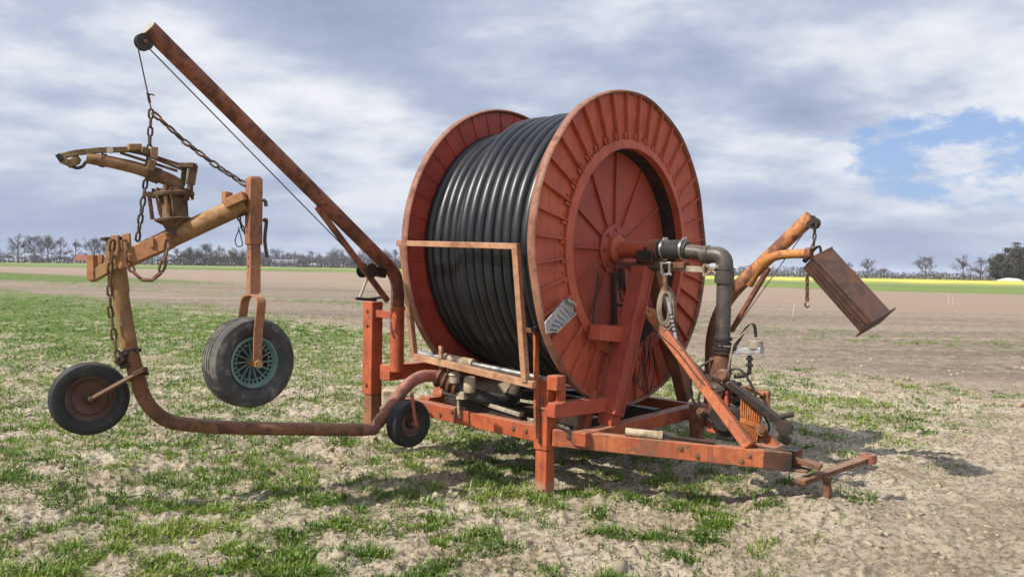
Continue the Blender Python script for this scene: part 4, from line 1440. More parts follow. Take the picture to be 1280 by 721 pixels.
# ------------------------------------------------------------------ rusty box hanging from the small davit
def build_strainer():
    vb = .84
    a0, a1 = av(1007, 336, vb), av(1038, 309, vb)   # upper end of the top face
    b0, b1 = av(1085, 410, vb + .02), av(1104, 395, vb + .02)
    ax = ((b0 + b1) / 2 - (a0 + a1) / 2)
    ln = ax.length; ax.normalize()
    side = (a1 - a0); side = (side - ax * side.dot(ax)).normalized()
    out = ax.cross(side).normalized()
    if out.y > 0: out = -out                        # towards the camera
    # box section: top face looks up and right, the open ribbed side down and left
    up_ = (side * .86 + out * .5).normalized(); lat = ax.cross(up_).normalized()
    if lat.y > 0: lat = -lat
    up_ = -ax.cross(lat) if (-ax.cross(lat)).z > 0 else ax.cross(lat)
    cen = (a0 + a1) / 2
    w, h = .20, .155
    org = W(cen)
    rt = empty('strainer_box', tuple(org), ROTZ)
    tag(rt, 'rusty sheet metal strainer box hanging slanted from the small orange davit', 'strainer box')
    z = Vector((0, 0, 0))
    A = z; B = ax * ln
    m = MB()
    t = .006
    m.beam(A + up_ * h / 2, B + up_ * h / 2, w, t, up_)
    m.beam(A - up_ * h / 2, B - up_ * h / 2, w, t, up_)
    m.beam(A + lat * w / 2, B + lat * w / 2, t, h, up_)
    m.beam(A - lat * w / 2, B - lat * w / 2, t, h, up_)
    m.build('box_body', M_trough, rt, bevel=.003)
    f = MB()
    f.beam(B - ax * .004, B + ax * .006, w + .07, h + .06, up_)
    f.build('end_flange', M_trough, rt, bevel=.002)
    f = MB(); f.beam(A - ax * .006, A + ax * .004, w + .01, h + .012, up_); f.build('end_plate', M_trough, rt, bevel=.002)
    r = MB()
    for k in range(3):
        o = lat * (w / 2 + .009) + up_ * (h * (.22 - .26 * k))
        r.beam(A + o + ax * .05, B + o - ax * .01, .014, .022, up_)
    r.build('side_rib', M_trough, rt)
    s = MB(); s.tube(catmull([A + up_ * .05, A + up_ * .09 - ax * .05, A - up_ * .01 - ax * .06, A - up_ * .03], 6), .010, 8); s.build('lifting_lug', M_dark, rt)
    return rt, cen


SB, SBC = build_strainer()
hk = W(DH + Vector((.01, 0, -.04)))
lo = W(av(1011, 322, .84))
c = chain_mb(catmull([hk, hk.lerp(lo, .5) + Vector((.015, 0, 0)), lo], 6), .055, .034, .007, 5)
cm = c.build('davit_chain', M_chain, None, origin=lo)
tag(cm, 'short dark chain between the small davit tip and the rusty box', 'chain')
top = W(av(1009, 330, .80)); bot = W(av(1009, 377, .80))
c = chain_mb([top, bot], .05, .032, .0075, 6)
c.tube([bot + Vector((-.012, 0, -.005)), bot + Vector((-.016, 0, -.03)), bot + Vector((0, 0, -.045)), bot + Vector((.016, 0, -.03))], .007, 6)
cm = c.build('loose_chain', M_chainr, None, origin=bot)
tag(cm, 'loose rusty chain hanging free from the pipe beside the rusty box', 'chain')

# ------------------------------------------------------------------ coil of rope hung below the outlet pipe, with its pale rod
cc = W(av(832, 385, -.10))
k = MB()
rng = random.Random(8)
for i in range(9):
    w_ = .045 + rng.uniform(-.01, .014); hh = .115 + rng.uniform(-.02, .03)
    o = Vector((rng.uniform(-.02, .02), rng.uniform(-.03, .03), rng.uniform(-.02, .02)))
    loop = [cc + o + Vector((math.cos(a) * w_, math.sin(a) * .02 + rng.uniform(-.004, .004), math.sin(a) * hh)) for a in [2 * math.pi * q / 26 for q in range(26)]]
    k.tube(loop, .0085, 6, closed=True)
coil = empty('rope_coil', tuple(cc))
tag(coil, 'coil of weathered rope hanging under the grey outlet pipe', 'rope')
k.build('rope', M_rope, coil, origin=cc)
k = MB(); k.tube([cc + Vector((0, 0, .10)), W(av(831, 344, -.09))], .016, 8); k.build('hanging_strap', M_pipe, coil, origin=cc)
p, q = W(av(834, 372, -.16)), W(av(845, 423, -.16))
k = MB(); k.cyl(p, q, .012, 10)
gr = k.build('gauge_rod', M_galv, None, origin=q)
tag(gr, 'pale grey rod with dark marks standing beside the rope coil', 'rod')
k = MB()
for i in range(5):
    a = p.lerp(q, .4 + .1 * i); k.cyl(a, a + (q - p).normalized() * .012, .0128, 10)
m_ = k.build('dark_mark', M_dark, gr, origin=q)

# ------------------------------------------------------------------ drive shaft lying on the near drawbar rail
def rail(t): return Vector((.0, -.80, .425)).lerp(Vector((1.32, -.065, .36)), t)
p, q = W(rail(.285) + Vector((0, .0, .088))), W(rail(.45) + Vector((0, 0, .085)))
ds = empty('drive_shaft', tuple((p + q) / 2))
tag(ds, 'short shaft with a cream plastic sleeve lying on the orange drawbar rail', 'drive shaft')
k = MB(); d = (q - p); k.lathe(p, d, [(0, 0), (.028, 0), (.028, d.length * .9), (.033, d.length * .92), (.033, d.length), (0, d.length)], 18, closed=False)
k.build('plastic_sleeve', M_cream, ds, origin=(p + q) / 2)
k = MB(); q2 = W(rail(.68) + Vector((0, 0, .073))); k.cyl(p.lerp(q, .9), q2, .013, 10); k.build('shaft', M_dark, ds, origin=(p + q) / 2)

# ================================================================== THE SPRINKLER CART (hung from the boom)
A_AX = Vector((.640, -.768, 0)).normalized()       # wheel axle direction
F_AX = Vector((.768, .640, 0)).normalized()
CO = Vector((-2.0, 5.15, 0.0))
cart = empty('sprinkler_cart', tuple(CO))
tag(cart, 'rusty three-wheeled sprinkler gun cart hanging from the long boom', 'sprinkler cart')


def cb(mb, name, mat, parent=None, **kw):
    return mb.build(name, mat, parent or cart, origin=CO, **kw)


def build_cart():
    # long feed pipe: from coupling, down and along, then up to the cross tube
    p = [W(av(549, 470, -.98)), wy(527, 469, 5.98), wy(508, 481, 5.94), wy(488, 510, 5.88), wy(466, 536.5, 5.80)]
    path = round_path(p, .10, 8)
    k = MB(); k.tube(path + [wy(452, 537, 5.76)], .046, 20); cb(k, 'feed_pipe', M_pipe_red)
    path = [wy(452, 537, 5.76), wy(300, 534.5, 5.36), wy(232, 530, 5.18), wy(205, 523, 5.12), wy(186, 506, 5.08), wy(174, 483, 5.05), wy(165, 450, 5.03)]
    k = MB(); k.tube(catmull(path, 8), .0455, 20); cb(k, 'feed_pipe', M_pipe)
    k = MB(); k.tube([wy(175.5, 487, 5.05), wy(171, 470, 5.04), wy(163, 440, 5.025)], .0485, 20); cb(k, 'painted_band', M_band)
    k = MB(); k.tube(catmull([wy(165, 450, 5.03), wy(157, 405, 5.01), wy(151, 370, 5.0), wy(146, 335, 5.0), wy(143, 322, 5.0)], 5), [.048] * 11 + [.056] * 10, 20); cb(k, 'riser', M_ochre)
    for q0, q1 in (((161, 437), (162, 441)), ((170, 466), (171.5, 470))):
        c0, c1 = wy(*q0, 5.03), wy(*q1, 5.03)
        k = MB(); k.lathe(c0, c1 - c0, [(.046, 0), (.062, 0), (.062, .016), (.046, .016)], 22)
        k.beam(c0 + Vector((.05, -.02, .006)), c0 + Vector((.085, -.03, .0)), .03, .02); cb(k, 'pipe_clamp', M_dark)
    # water tube on top
    T0, T1 = wy(129, 338, 5.05), wy(309, 253, 4.98)
    tdir = (T1 - T0).normalized()
    k = MB(); k.tube([wy(140, 332, 5.05), T1], .060, 26); cb(k, 'water_tube', M_ochre)
    # box beam in front of it
    k = MB(); upn = Vector((0, 0, 1))
    B0, B1 = wy(119, 343, 4.92), wy(213, 300, 4.92)
    k.beam(wy(148, 328, 4.93), B1, .07, .098)
    bb = cb(k, 'box_beam', M_ochre2, bevel=.005)
    k = MB(); k.beam(wy(113, 347, 4.93), wy(150, 327, 4.93), .06, .065); cb(k, 'box_beam', M_ochre, bevel=.004)
    for q0, q1, a, b in (((116, 350, 4.92), (115, 319, 4.92), .05, .045), ((126, 332, 5.0), (126, 318, 5.0), .02, .03), ((146, 322, 4.90), (144, 294, 4.90), .02, .045),
                         ((160, 315, 4.90), (158, 292, 4.90), .02, .045), ((190, 309, 4.88), (189, 297, 4.88), .012, .03)):
        k = MB(); k.beam(wy(*q0), wy(*q1), a, b, tdir); cb(k, 'upright_lug', M_ochre2, bevel=.003)
    k = MB(); k.cyl(wy(131, 299, 4.92), wy(160, 297, 4.92), .014, 10); k.lathe(wy(132, 299, 4.92), (0, 0, 1), [(0, -.01), (.03, -.01), (.03, .01), (0, .01)], 12, closed=False); cb(k, 'locking_pin', M_dark)
    k = MB(); k.beam(wy(140, 338, 4.95), wy(144, 300, 4.95), .10, .05, tdir); cb(k, 'beam_clamp', M_ochre, bevel=.004)
    # bracket on the tube's upper end and the telescoping leg
    k = MB(); k.beam(wy(283, 256, 4.93), wy(307, 245, 4.93), .10, .055); k.beam(wy(284, 255, 4.93), wy(284, 240, 4.93), .10, .03, tdir); cb(k, 'tube_bracket', M_ochre2, bevel=.004)
    yl = 4.97
    k = MB(); l0, l1 = wy(317.5, 223, yl), wy(317, 306, yl); k.beam(l0, l1, .082, .082, A_AX)
    k.beam(wy(317.8, 221, yl), wy(317.8, 232, yl), .064, .064, A_AX)
    leg = cb(k, 'leg_sleeve', M_legrust, bevel=.005)
    k = MB(); k.beam(wy(317, 300, yl), wy(317, 366, yl), .066, .066, A_AX); cb(k, 'leg_slide', M_legrust, leg, bevel=.004)
    k = MB()
    nl = -F_AX
    for i, (yy, half) in enumerate(((227, .033), (246, .0415), (290, .0415), (311, .0335), (322, .0335), (333, .0335))):
        c0 = wy(317.3, yy, yl) + nl * half
        k = MB(); k.lathe(c0, nl, [(0, 0), (.0085, 0), (.0085, .0012), (0, .0012)], 12, closed=False); cb(k, 'pin_hole', M_dark, leg)
    k = MB(); k.cyl(wy(312, 271, yl) - F_AX * .05 - A_AX * .06, wy(316, 268, yl) - F_AX * .05 + A_AX * .02, .008, 8); cb(k, 'locking_pin', M_dark, leg)
    k = MB(); k.tube(catmull([wy(329, 276, yl), wy(333, 276, yl), wy(331, 300, yl), wy(334, 322, yl)], 5), .011, 8); k.tube([wy(329, 250, yl), wy(332, 252, yl), wy(332.5, 258, yl)], .012, 8); cb(k, 'leg_handle', M_dark, leg)
    # fork and big spoked wheel
    wc = wy(311.5, 452, 5.02)
    k = MB()
    for sgn in (-1, 1):
        pts = round_path([wy(317, 368, yl) + A_AX * .0, wy(317, 371, yl) + A_AX * sgn * .135, wc + A_AX * sgn * .135 + Vector((0, 0, .19)), wc + A_AX * sgn * .13 - Vector((0, 0, .01))], .07, 6)
        for i in range(len(pts) - 1):
            k.beam(pts[i], pts[i + 1], .055, .014, A_AX if i > 6 else Vector((0, 0, 1)), e0=.002, e1=.002)
    cb(k, 'wheel_fork', M_legrust, bevel=.002)
    k = MB(); k.cyl(wc - A_AX * .15, wc + A_AX * .155, .014, 12); k.lathe(wc + A_AX * .138, A_AX, [(0, 0), (.026, 0), (.026, .02), (0, .02)], 6, closed=False); cb(k, 'axle_bolt', M_ochre)
    build_wheel(cart, wc, Vector((.725, -.685, .03)), .284, .19, .158, 'spoked', origin=CO)
    # left wheel on an arm
    wl = wy(112, 497.5, 5.0)
    ax2 = Vector((.55, -.835, .06)).normalized()
    build_wheel(cart, wl, ax2, .228, .13, .135, 'disc', origin=CO)
    k = MB(); k.beam(wl + ax2 * .07, wy(180, 462, 4.97), .05, .016, (0, -.4, 1)); k.beam(wy(169, 467, 4.97), wy(182, 461, 4.97), .07, .03); k.cyl(wl, wl + ax2 * .095, .016, 10); cb(k, 'wheel_arm', M_rimrust, bevel=.003)
    k = MB(); k.beam(wy(148, 447, 4.96), wy(154, 453, 4.96), .05, .06); k.beam(wy(150, 458, 4.96), wy(163, 455, 5.0), .04, .03); k.cyl(wy(146, 449, 4.93), wy(160, 441, 4.98), .013, 10); cb(k, 'arm_bracket', M_dark, bevel=.003)
    # small trailing wheel by the machine
    ws = wy(510.5, 528.5, 5.78)
    build_wheel(cart, ws, Vector((.72, -.69, 0)), .172, .12, .088, 'disc', origin=CO)
    ax3 = Vector((.72, -.69, 0)).normalized()
    k = MB(); k.beam(wy(504, 489, 5.80) + ax3 * .095, ws + ax3 * .085, .028, .016, (0, 0, 1)); k.cyl(ws, ws + ax3 * .1, .013, 10); cb(k, 'wheel_arm', M_pipe_red, bevel=.002)
    k = MB(); k.box(wy(492, 497, 6.15), .16, .20, .16); cb(k, 'counterweight_box', M_cream, bevel=.02)
    # ---- the gun
    g0 = wy(219, 287, 5.0); up_ = Vector((-.07, .0, 1)).normalized()
    s = .0050
    k = MB(); k.lathe(g0, up_, [(0, -.04), (.052, -.04), (.055, .0), (.07, .03), (.116, .055), (.118, .068), (.085, .075), (.083, .08), (.083, .21), (0, .21)], 36, closed=False)
    gun = cb(k, 'gun_base', M_gun)
    k = MB(); k.lathe(g0, up_, [(.06, .205), (.122, .205), (.126, .212), (.126, .228), (.105, .235), (.10, .25), (.06, .25)], 36)
    for i in range(8):
        a = i * math.pi / 4 + .3
        o = Vector((math.cos(a), math.sin(a), 0)) * .112
        k.cyl(g0 + o + up_ * .19, g0 + o + up_ * .25, .010, 6)
    cb(k, 'bearing_flange', M_gun, gun)
    k = MB()
    for a in (-2.3, -1.25, 2.7):
        o = Vector((math.cos(a), math.sin(a), 0))
        k = MB(); k.beam(g0 + o * .090 + up_ * .085, g0 + o * .108 + up_ * .21, .010, .014, o); cb(k, 'clamp_bolt', M_gunbarrel, gun)
    k = MB(); k.cyl(g0 + Vector((.0, -.10, 0)) + up_ * .10, g0 + Vector((0, -.11, 0)) + up_ * .27, .012, 8)
    cb(k, 'clamp_bolt', M_gunbarrel, gun)
    # brake lever at left of the flange
    k = MB(); k.beam(g0 + up_ * .215 + Vector((-.10, -.02, 0)), g0 + up_ * .215 + Vector((-.165, -.03, 0)), .04, .03); k.cyl(g0 + up_ * .21 + Vector((-.135, -.03, 0)), g0 + up_ * .06 + Vector((-.125, -.03, 0)), .013, 8); cb(k, 'flange_lever', M_gunbarrel, gun, bevel=.003)
    b0 = wy(223, 240, 5.0)
    path = catmull([g0 + up_ * .23, wy(221, 233, 5.0), wy(213, 226, 4.98), wy(196, 219, 4.95), wy(170, 210, 4.90), wy(140, 203, 4.84), wy(122, 200, 4.8), wy(109, 198, 4.78)], 6)
    n = len(path)
    k = MB(); k.tube(path, [.049 - .017 * (i / (n - 1)) ** .8 for i in range(n)], 22); ba = cb(k, 'gun_barrel', M_gunbarrel, gun)
    k = MB(); c0, c1 = wy(132, 201.5, 4.83), wy(130, 201, 4.825); k.lathe(c0, (c1 - c0), [(.028, 0), (.042, 0), (.042, .03), (.028, .03)], 20); cb(k, 'barrel_collar', M_gun, ba)
    k = MB(); k.cyl(wy(186, 216, 4.93), wy(200, 221, 4.955), .049, 22); cb(k, 'barrel_collar', M_gun, ba)
    # swinging drive arm above the barrel
    k = MB()
    arm = [wy(78, 195, 4.74), wy(96, 191, 4.76), wy(125, 188, 4.80), wy(160, 187, 4.86), wy(184, 192, 4.90)]
    for i in range(4): k.beam(arm[i], arm[i + 1], .03, .032, e0=.003, e1=.003)
    k.beam(wy(184, 193, 4.88), wy(228, 207, 4.98), .02, .018); k.beam(wy(150, 191, 4.86), wy(222, 214, 4.99), .02, .016); k.beam(wy(172, 190, 4.94), wy(228, 212, 5.05), .018, .016)
    da = cb(k, 'drive_arm', M_gun, gun, bevel=.003)
    k = MB(); k.beam(wy(160, 184.5, 4.83), wy(176, 184.5, 4.87), .085, .038); cb(k, 'arm_weight', M_ochre, da, bevel=.004)
    k = MB(); k.beam(wy(176, 187, 4.84), wy(188, 192, 4.88), .05, .04); cb(k, 'arm_weight', M_gun, da, bevel=.004)
    k = MB(); k.lathe(wy(138, 188, 4.79), (0.2, -1, 0), [(0, 0), (.02, 0), (.02, .012), (0, .012)], 14, closed=False); cb(k, 'pivot_bolt', M_tin, da)
    k = MB(); k.beam(wy(72, 199, 4.73), wy(78, 196, 4.74), .06, .045); cb(k, 'arm_tip', M_dark, da, bevel=.004)
    k = MB(); k.beam(wy(77, 200, 4.74), wy(86, 204, 4.75), .05, .04); k.beam(wy(84, 206, 4.75), wy(98, 200, 4.77), .04, .045); k.beam(wy(93, 196, 4.76), wy(98, 203, 4.765), .04, .03, A_AX); cb(k, 'jet_spoon', M_gun, da, bevel=.004)
    k = MB(); k.tube(catmull([wy(88, 207, 4.75), wy(96, 210, 4.76), wy(103, 208, 4.77), wy(107, 203, 4.775), wy(112, 202, 4.78)], 6), .010, 8); cb(k, 'spoon_rod', M_dark, da)
    k = MB(); k.beam(wy(191, 200, 4.87), wy(187, 213, 4.87), .045, .03, A_AX); k.beam(wy(188, 191, 4.86), wy(197, 192, 4.88), .05, .07); cb(k, 'arm_clevis', M_gunbarrel, da, bevel=.003)
    # right-hand bracket and counter arm
    k = MB(); k.beam(wy(225, 207, 4.96), wy(244, 207, 4.96), .06, .03); k.beam(wy(242, 206, 4.96), wy(238, 231, 4.96), .05, .026, A_AX); k.cyl(wy(238, 229, 4.96), wy(237.5, 238, 4.96), .018, 10)
    k.beam(wy(231, 208, 4.99), wy(228, 232, 5.0), .03, .02, A_AX); cb(k, 'arm_bracket', M_gun, gun, bevel=.003)


build_cart()


def chain_obj(name, label, pts, mat, **kw):
    mb = chain_mb(pts, **kw)
    o = mb.build(name, mat, None, origin=pts[-1])
    tag(o, label, 'chain')
    return o


hookw = W(HOOK)
yk = hookw.y
chain_obj('hoist_chain', 'dark lifting chain hanging straight down past the sprinkler gun', [hookw, wy(186.5, 190, yk - .02), wy(181, 235, 5.03), wy(171, 306, 4.98)], M_chain, ln=.070, wd=.040, wr=.0072, seed=2)
chain_obj('hoist_chain', 'dark lifting chain slanting down to the top of the cart leg', [wy(191, 141, yk), wy(232, 178, 5.05), wy(270, 207, 5.02), wy(310, 233, 4.97)], M_chain, ln=.074, wd=.046, wr=.0078, seed=3)
chain_obj('slack_chain', 'rusty slack chain looping below the ochre beam of the cart', catmull([wy(155, 300, 4.87), wy(159, 325, 4.86), wy(170, 343, 4.85), wy(184, 350, 4.85), wy(199, 342, 4.85), wy(207, 318, 4.86), wy(213, 288, 4.87)], 6), M_chainr, ln=.085, wd=.046, wr=.0085, seed=4)
chain_obj('hanging_chain', 'rusty chain hanging beside the upright cart pipe above the left wheel', [wy(141, 300, 4.86), wy(137, 345, 4.88), wy(138, 390, 4.92), wy(145, 437, 4.94), wy(149, 452, 4.94)], M_chainr, ln=.085, wd=.044, wr=.008, seed=5)
chain_obj('short_chain', 'short dark chain hanging behind the water tube by the leg', [wy(297, 268, 5.05), wy(302, 282, 5.05), wy(309, 296, 5.03)], M_chain, ln=.05, wd=.03, wr=.006, seed=6)
k = MB(); k.tube(catmull([wy(299, 286, 5.06), wy(294, 300, 5.06), wy(297, 308, 5.06), wy(303, 306, 5.06), wy(301, 296, 5.06), wy(298, 284, 5.06)], 6), .0035, 6)
o = k.build('wire_loop', M_chain, None, origin=wy(297, 308, 5.06)); tag(o, 'thin wire loop dangling from the short chain', 'wire')


# ================================================================== FAR BACKGROUND
def tree_meshes(seed, h, spread, style='bare', nlimb=9, den=1.0):
    """trunk mesh and crown mesh of a bare spring tree, built at its real size"""
    rng = random.Random(seed)
    tr, cr = MB(), MB()
    lean = Vector((rng.uniform(-.06, .06), rng.uniform(-.06, .06), 1))
    th = h * rng.uniform(.55, .68)
    base_r = h * .024
    pts = [Vector((0, 0, -.3)), Vector((0, 0, h * .12)) + lean * 0, lean * th * .6, lean * th]
    tr.tube(pts, [base_r * 1.3, base_r, base_r * .75, base_r * .4], 8)

    def branch(p, d, ln, r, lev):
        q = p + d * ln * .5; d2 = (d + Vector((rng.uniform(-.2, .2), rng.uniform(-.2, .2), rng.uniform(0, .3)))).normalized()
        e = q + d2 * ln * .5
        cr.tube([p, q, e], [r, r * .75, r * .45], 5 if lev == 0 else 3, cap=False)
        if lev >= 3:
            return
        n = (7, 6, 6)[lev]
        for k in range(int(n * den) + (1 if rng.random() < n * den % 1 else 0)):
            t = rng.uniform(.3, 1.0)
            o = p.lerp(q, t * 2) if t < .5 else q.lerp(e, t * 2 - 1)
            v = Vector((rng.gauss(0, 1), rng.gauss(0, 1), rng.gauss(.25, .7))).normalized()
            branch(o, (d2 * .7 + v * .75).normalized(), ln * rng.uniform(.42, .66), max(r * .45, .015), lev + 1)
    for k in range(nlimb):
        t = rng.uniform(.38, 1.0)
        o = lean * th * t
        a = k * 2.4 + rng.uniform(-.4, .4)
        el = .45 + .9 * (t - .4) + rng.uniform(-.1, .2)
        d = Vector((math.cos(a) * math.cos(el), math.sin(a) * math.cos(el), math.sin(el)))
        branch(o, d, spread * (1.12 - .42 * t) * rng.uniform(.8, 1.15), base_r * .36, 0)
    branch(lean * th, Vector((0, 0, 1)), (h - th) * .7, base_r * .4, 0)
    me1 = tr.build('trunk', M_bark, None, sharp=80); me2 = cr.build('crown', M_twig, None, sharp=80)
    m1, m2 = me1.data, me2.data
    for o in (me1, me2): bpy.data.objects.remove(o)
    return m1, m2


M_bark = simple_mat('grey_brown_bark', (0.095, 0.078, 0.062), .9, .3, 3.0)
M_twig = simple_mat('bare_twigs', (0.088, 0.068, 0.052), .9, .25, .6)
M_bud = simple_mat('budding_twigs', (0.12, 0.105, 0.06), .9, .3, .5)
M_leafd = simple_mat('dull_foliage', (0.062, 0.056, 0.032), .8, .75, .55)
PROTO = [tree_meshes(11, 10.0, 3.6), tree_meshes(23, 10.0, 3.0, nlimb=8), tree_meshes(37, 10.0, 4.2, nlimb=10), tree_meshes(58, 10.0, 2.4, nlimb=8, den=.9), tree_meshes(71, 10.0, 3.9, nlimb=9)]


def place_tree(px, ytop, Y, kind, label, group, wide=1.0):
    x = (px - 640) / FPX * Y
    hor = HOR + (px - 640) * math.tan(ROLL)
    h = max(3.0, CAM_H + (hor - ytop) / FPX * Y)
    r = empty('bare_tree', (x, Y, 0), (px * 1.7) % 6.28)
    sc = h / 10.6
    r.scale = (sc * wide, sc * wide, sc)
    tag(r, label, 'tree', group)
    m1, m2 = PROTO[kind % len(PROTO)]
    for nm, me in (('trunk', m1), ('crown', m2)):
        o = bpy.data.objects.new(nm, me); COL.objects.link(o); o.parent = r
    return r


LEFT = [(22, 291, 0, 'leftmost bare tree of the tree row left of the farmhouse'),
        (43, 293, 2, 'second bare tree from the left in the row left of the farmhouse'),
        (60, 291, 4, 'third bare tree from the left in the row left of the farmhouse'),
        (74, 294, 1, 'fourth bare tree from the left, close before the gap by the farmhouse'),
        (94, 296, 3, 'slender bare tree standing just left of the red-roofed farmhouse'),
        (118, 296, 2, 'bare tree just right of the farmhouse, behind the cart beam'),
        (132, 298, 0, 'bare tree partly hidden behind the cart riser and lugs'),
        (236, 308, 4, 'bare tree below the middle of the ochre water tube'),
        (256, 303, 2, 'tallest bare tree between the cart riser and the orange leg'),
        (275, 305, 1, 'bare tree left of the orange cart leg under the tube end'),
        (291, 308, 0, 'bare tree close to the left edge of the orange cart leg')]
for i, (px, yt, kd, lb) in enumerate(LEFT):
    place_tree(px, yt, 262 + (i * 37) % 30, kd, lb, 'bare trees along the far left field edge', 1.05)
RIGHT = [(1061, 326, 250, 1, 'small thin bare tree just right of the rusty box top'),
         (1084, 321, 235, 4, 'bare tree at right of the rusty box, left of the lone round tree'),
         (1156, 319, 230, 2, 'lone round-crowned bare tree in the middle of the right hedge line'),
         (1203, 317, 228, 0, 'bare tree with a tall oval crown right of the lone round tree'),
         (1225, 319, 215, 1, 'leaning bare tree left of the dark bushy trees at right edge'),
         (1237, 316, 205, 3, 'bare tree with dark ivy trunk beside the bushy trees at right edge')]
for px, yt, Y, kd, lb in RIGHT:
    place_tree(px, yt, Y, kd, lb, 'bare trees along the right hedge line', 1.05)


def leafy(px, ytop, Y, rad, label, seed, mat):
    """dense shrubby tree made of thousands of small leaf faces round its limbs"""
    rng = np.random.default_rng(seed)
    x = (px - 640) / FPX * Y
    hor = HOR + (px - 640) * math.tan(ROLL)
    h = CAM_H + (hor - ytop) / FPX * Y
    r = empty('bushy_tree', (x, Y, 0), 0)
    tag(r, label, 'tree', 'bushy trees at the right edge')
    t = MB()
    rr = random.Random(seed)
    for k in range(7):
        a = rr.uniform(0, 6.28); d = Vector((math.cos(a) * .5, math.sin(a) * .5, 1)).normalized()
        t.tube([Vector((0, 0, -.2)), d * h * .35, d * h * .6 + Vector((math.cos(a) * rad * .35, math.sin(a) * rad * .35, 0))], [.22, .14, .05], 6)
    t.build('trunk', M_bark, r)
    nclump = 85
    C = rng.normal(0, 1, (nclump, 3)); C /= np.linalg.norm(C, axis=1)[:, None]
    C *= (rng.random(nclump) ** .4)[:, None]
    C = C * np.array([rad * .85, rad * .85, h * .42]) + np.array([0, 0, h * .52])
    nl = 150
    C[:, 2] *= rng.uniform(.75, 1.22, nclump)
    L0 = np.repeat(C, nl, 0) + rng.normal(0, 1, (nclump * nl, 3)) * rad * .115
    L0[:, 2] = np.clip(L0[:, 2], .15, h * 1.12)
    A = rng.normal(0, 1, (len(L0), 3)); A /= np.linalg.norm(A, axis=1)[:, None]
    B = np.cross(A, rng.normal(0, 1, (len(L0), 3))); B /= np.linalg.norm(B, axis=1)[:, None]
    s = rng.uniform(.10, .24, (len(L0), 1))
    V = np.stack([L0 - A * s, L0 + B * s * .6, L0 + A * s, L0 - B * s * .6], 1).reshape(-1, 3)
    o = mesh_np('crown', V, np.arange(len(V)), np.full(len(L0), 4), mat)
    o.parent = r


leafy(1254, 315, 190, 3.2, 'dark bushy tree with ragged top, left one of the right edge thicket', 3, M_leafd)
leafy(1272, 309, 185, 4.2, 'tallest dark bushy tree cut by the right edge of the photo', 4, M_leafd)
leafy(1296, 312, 188, 4.5, 'dark bushy tree just past the right edge of the photo', 5, M_leafd)


# ---- distant woodland: belts that read as one mass
def build_wood():
    rng = random.Random(77)
    V, F, n0 = [], [], 0
    protos = []
    for s in (5, 6, 7, 8):
        a, b = tree_meshes(100 + s, 10.0, 3.6, nlimb=7, den=.85)
        v = np.array([p.co[:] for p in a.vertices] + [p.co[:] for p in b.vertices])
        f = [tuple(p.vertices) for p in a.polygons] + [tuple(i + len(a.vertices) for i in p.vertices) for p in b.polygons]
        tri = []
        for q in f:
            for k in range(1, len(q) - 1): tri.append((q[0], q[k], q[k + 1]))
        protos.append((v, np.array(tri)))

    def put(px, Y, h, w=1.0):
        nonlocal n0
        v, f = protos[rng.randrange(4)]
        a = rng.uniform(0, 6.28); c, s = math.cos(a), math.sin(a)
        sc = h / 10.6
        x0 = (px - 640) / FPX * Y
        q = np.stack([(v[:, 0] * c - v[:, 1] * s) * sc * w + x0, (v[:, 0] * s + v[:, 1] * c) * sc * w + Y, v[:, 2] * sc], 1)
        V.append(q); F.append(f + n0); n0 += len(v)
    def belt(x0, x1, step, Y, h0, h1, w):
        px = x0
        while px < x1:
            put(px, Y + rng.uniform(-20, 20), rng.uniform(h0, h1), w)
            px += step * rng.uniform(.6, 1.4)
    belt(-60, 20, 6, 420, 6, 8.5, 1.5)
    belt(222, 306, 5.5, 300, 6, 8.0, 1.6)
    belt(300, 500, 4.6, 470, 7, 12, 1.6)
    belt(300, 500, 4.5, 520, 5, 7.5, 2.2)
    belt(496, 720, 8, 560, 6, 9, 1.8)
    belt(880, 1010, 6.5, 520, 4.5, 6.5, 2.2)
    belt(1000, 1105, 5.5, 420, 3.4, 5.4, 2.2)
    belt(1105, 1250, 6, 480, 3.0, 4.3, 2.4)
    belt(30, 240, 7, 330, 3.0, 5.5, 2.4)
    o = mesh_np('distant_woodland', np.concatenate(V), np.concatenate(F).ravel(), np.full(sum(len(f) for f in F), 3), M_twig)
    tag(o, 'distant belts of bare woodland along the horizon', 'woodland', kind='stuff')


build_wood()


def build_hedge(name, pts, h, w, label, seed, mat):
    """low uneven hedge: small leaf faces filling a long bank"""
    rng = np.random.default_rng(seed)
    P = np.array(pts, float)
    seg = np.linalg.norm(np.diff(P, axis=0), axis=1); cum = np.concatenate([[0], np.cumsum(seg)])
    n = int(cum[-1] * h * 9)
    s = rng.random(n) * cum[-1]
    x = np.interp(s, cum, P[:, 0]); y = np.interp(s, cum, P[:, 1]) + rng.normal(0, w, n)
    top = h * (.55 + .7 * fbm(s * .09, s * 0 + seed, 4, seed))
    z = rng.random(n) ** .8 * top
    L0 = np.stack([x, y, z], 1)
    A = rng.normal(0, 1, (n, 3)); A /= np.linalg.norm(A, axis=1)[:, None]
    B = np.cross(A, rng.normal(0, 1, (n, 3))); B /= np.linalg.norm(B, axis=1)[:, None]
    q = rng.uniform(.2, .5, (n, 1))
    V = np.stack([L0 - A * q, L0 + B * q * .6, L0 + A * q, L0 - B * q * .6], 1).reshape(-1, 3)
    o = mesh_np(name, V, np.arange(len(V)), np.full(n, 4), mat)
    tag(o, label, 'hedge', kind='stuff')


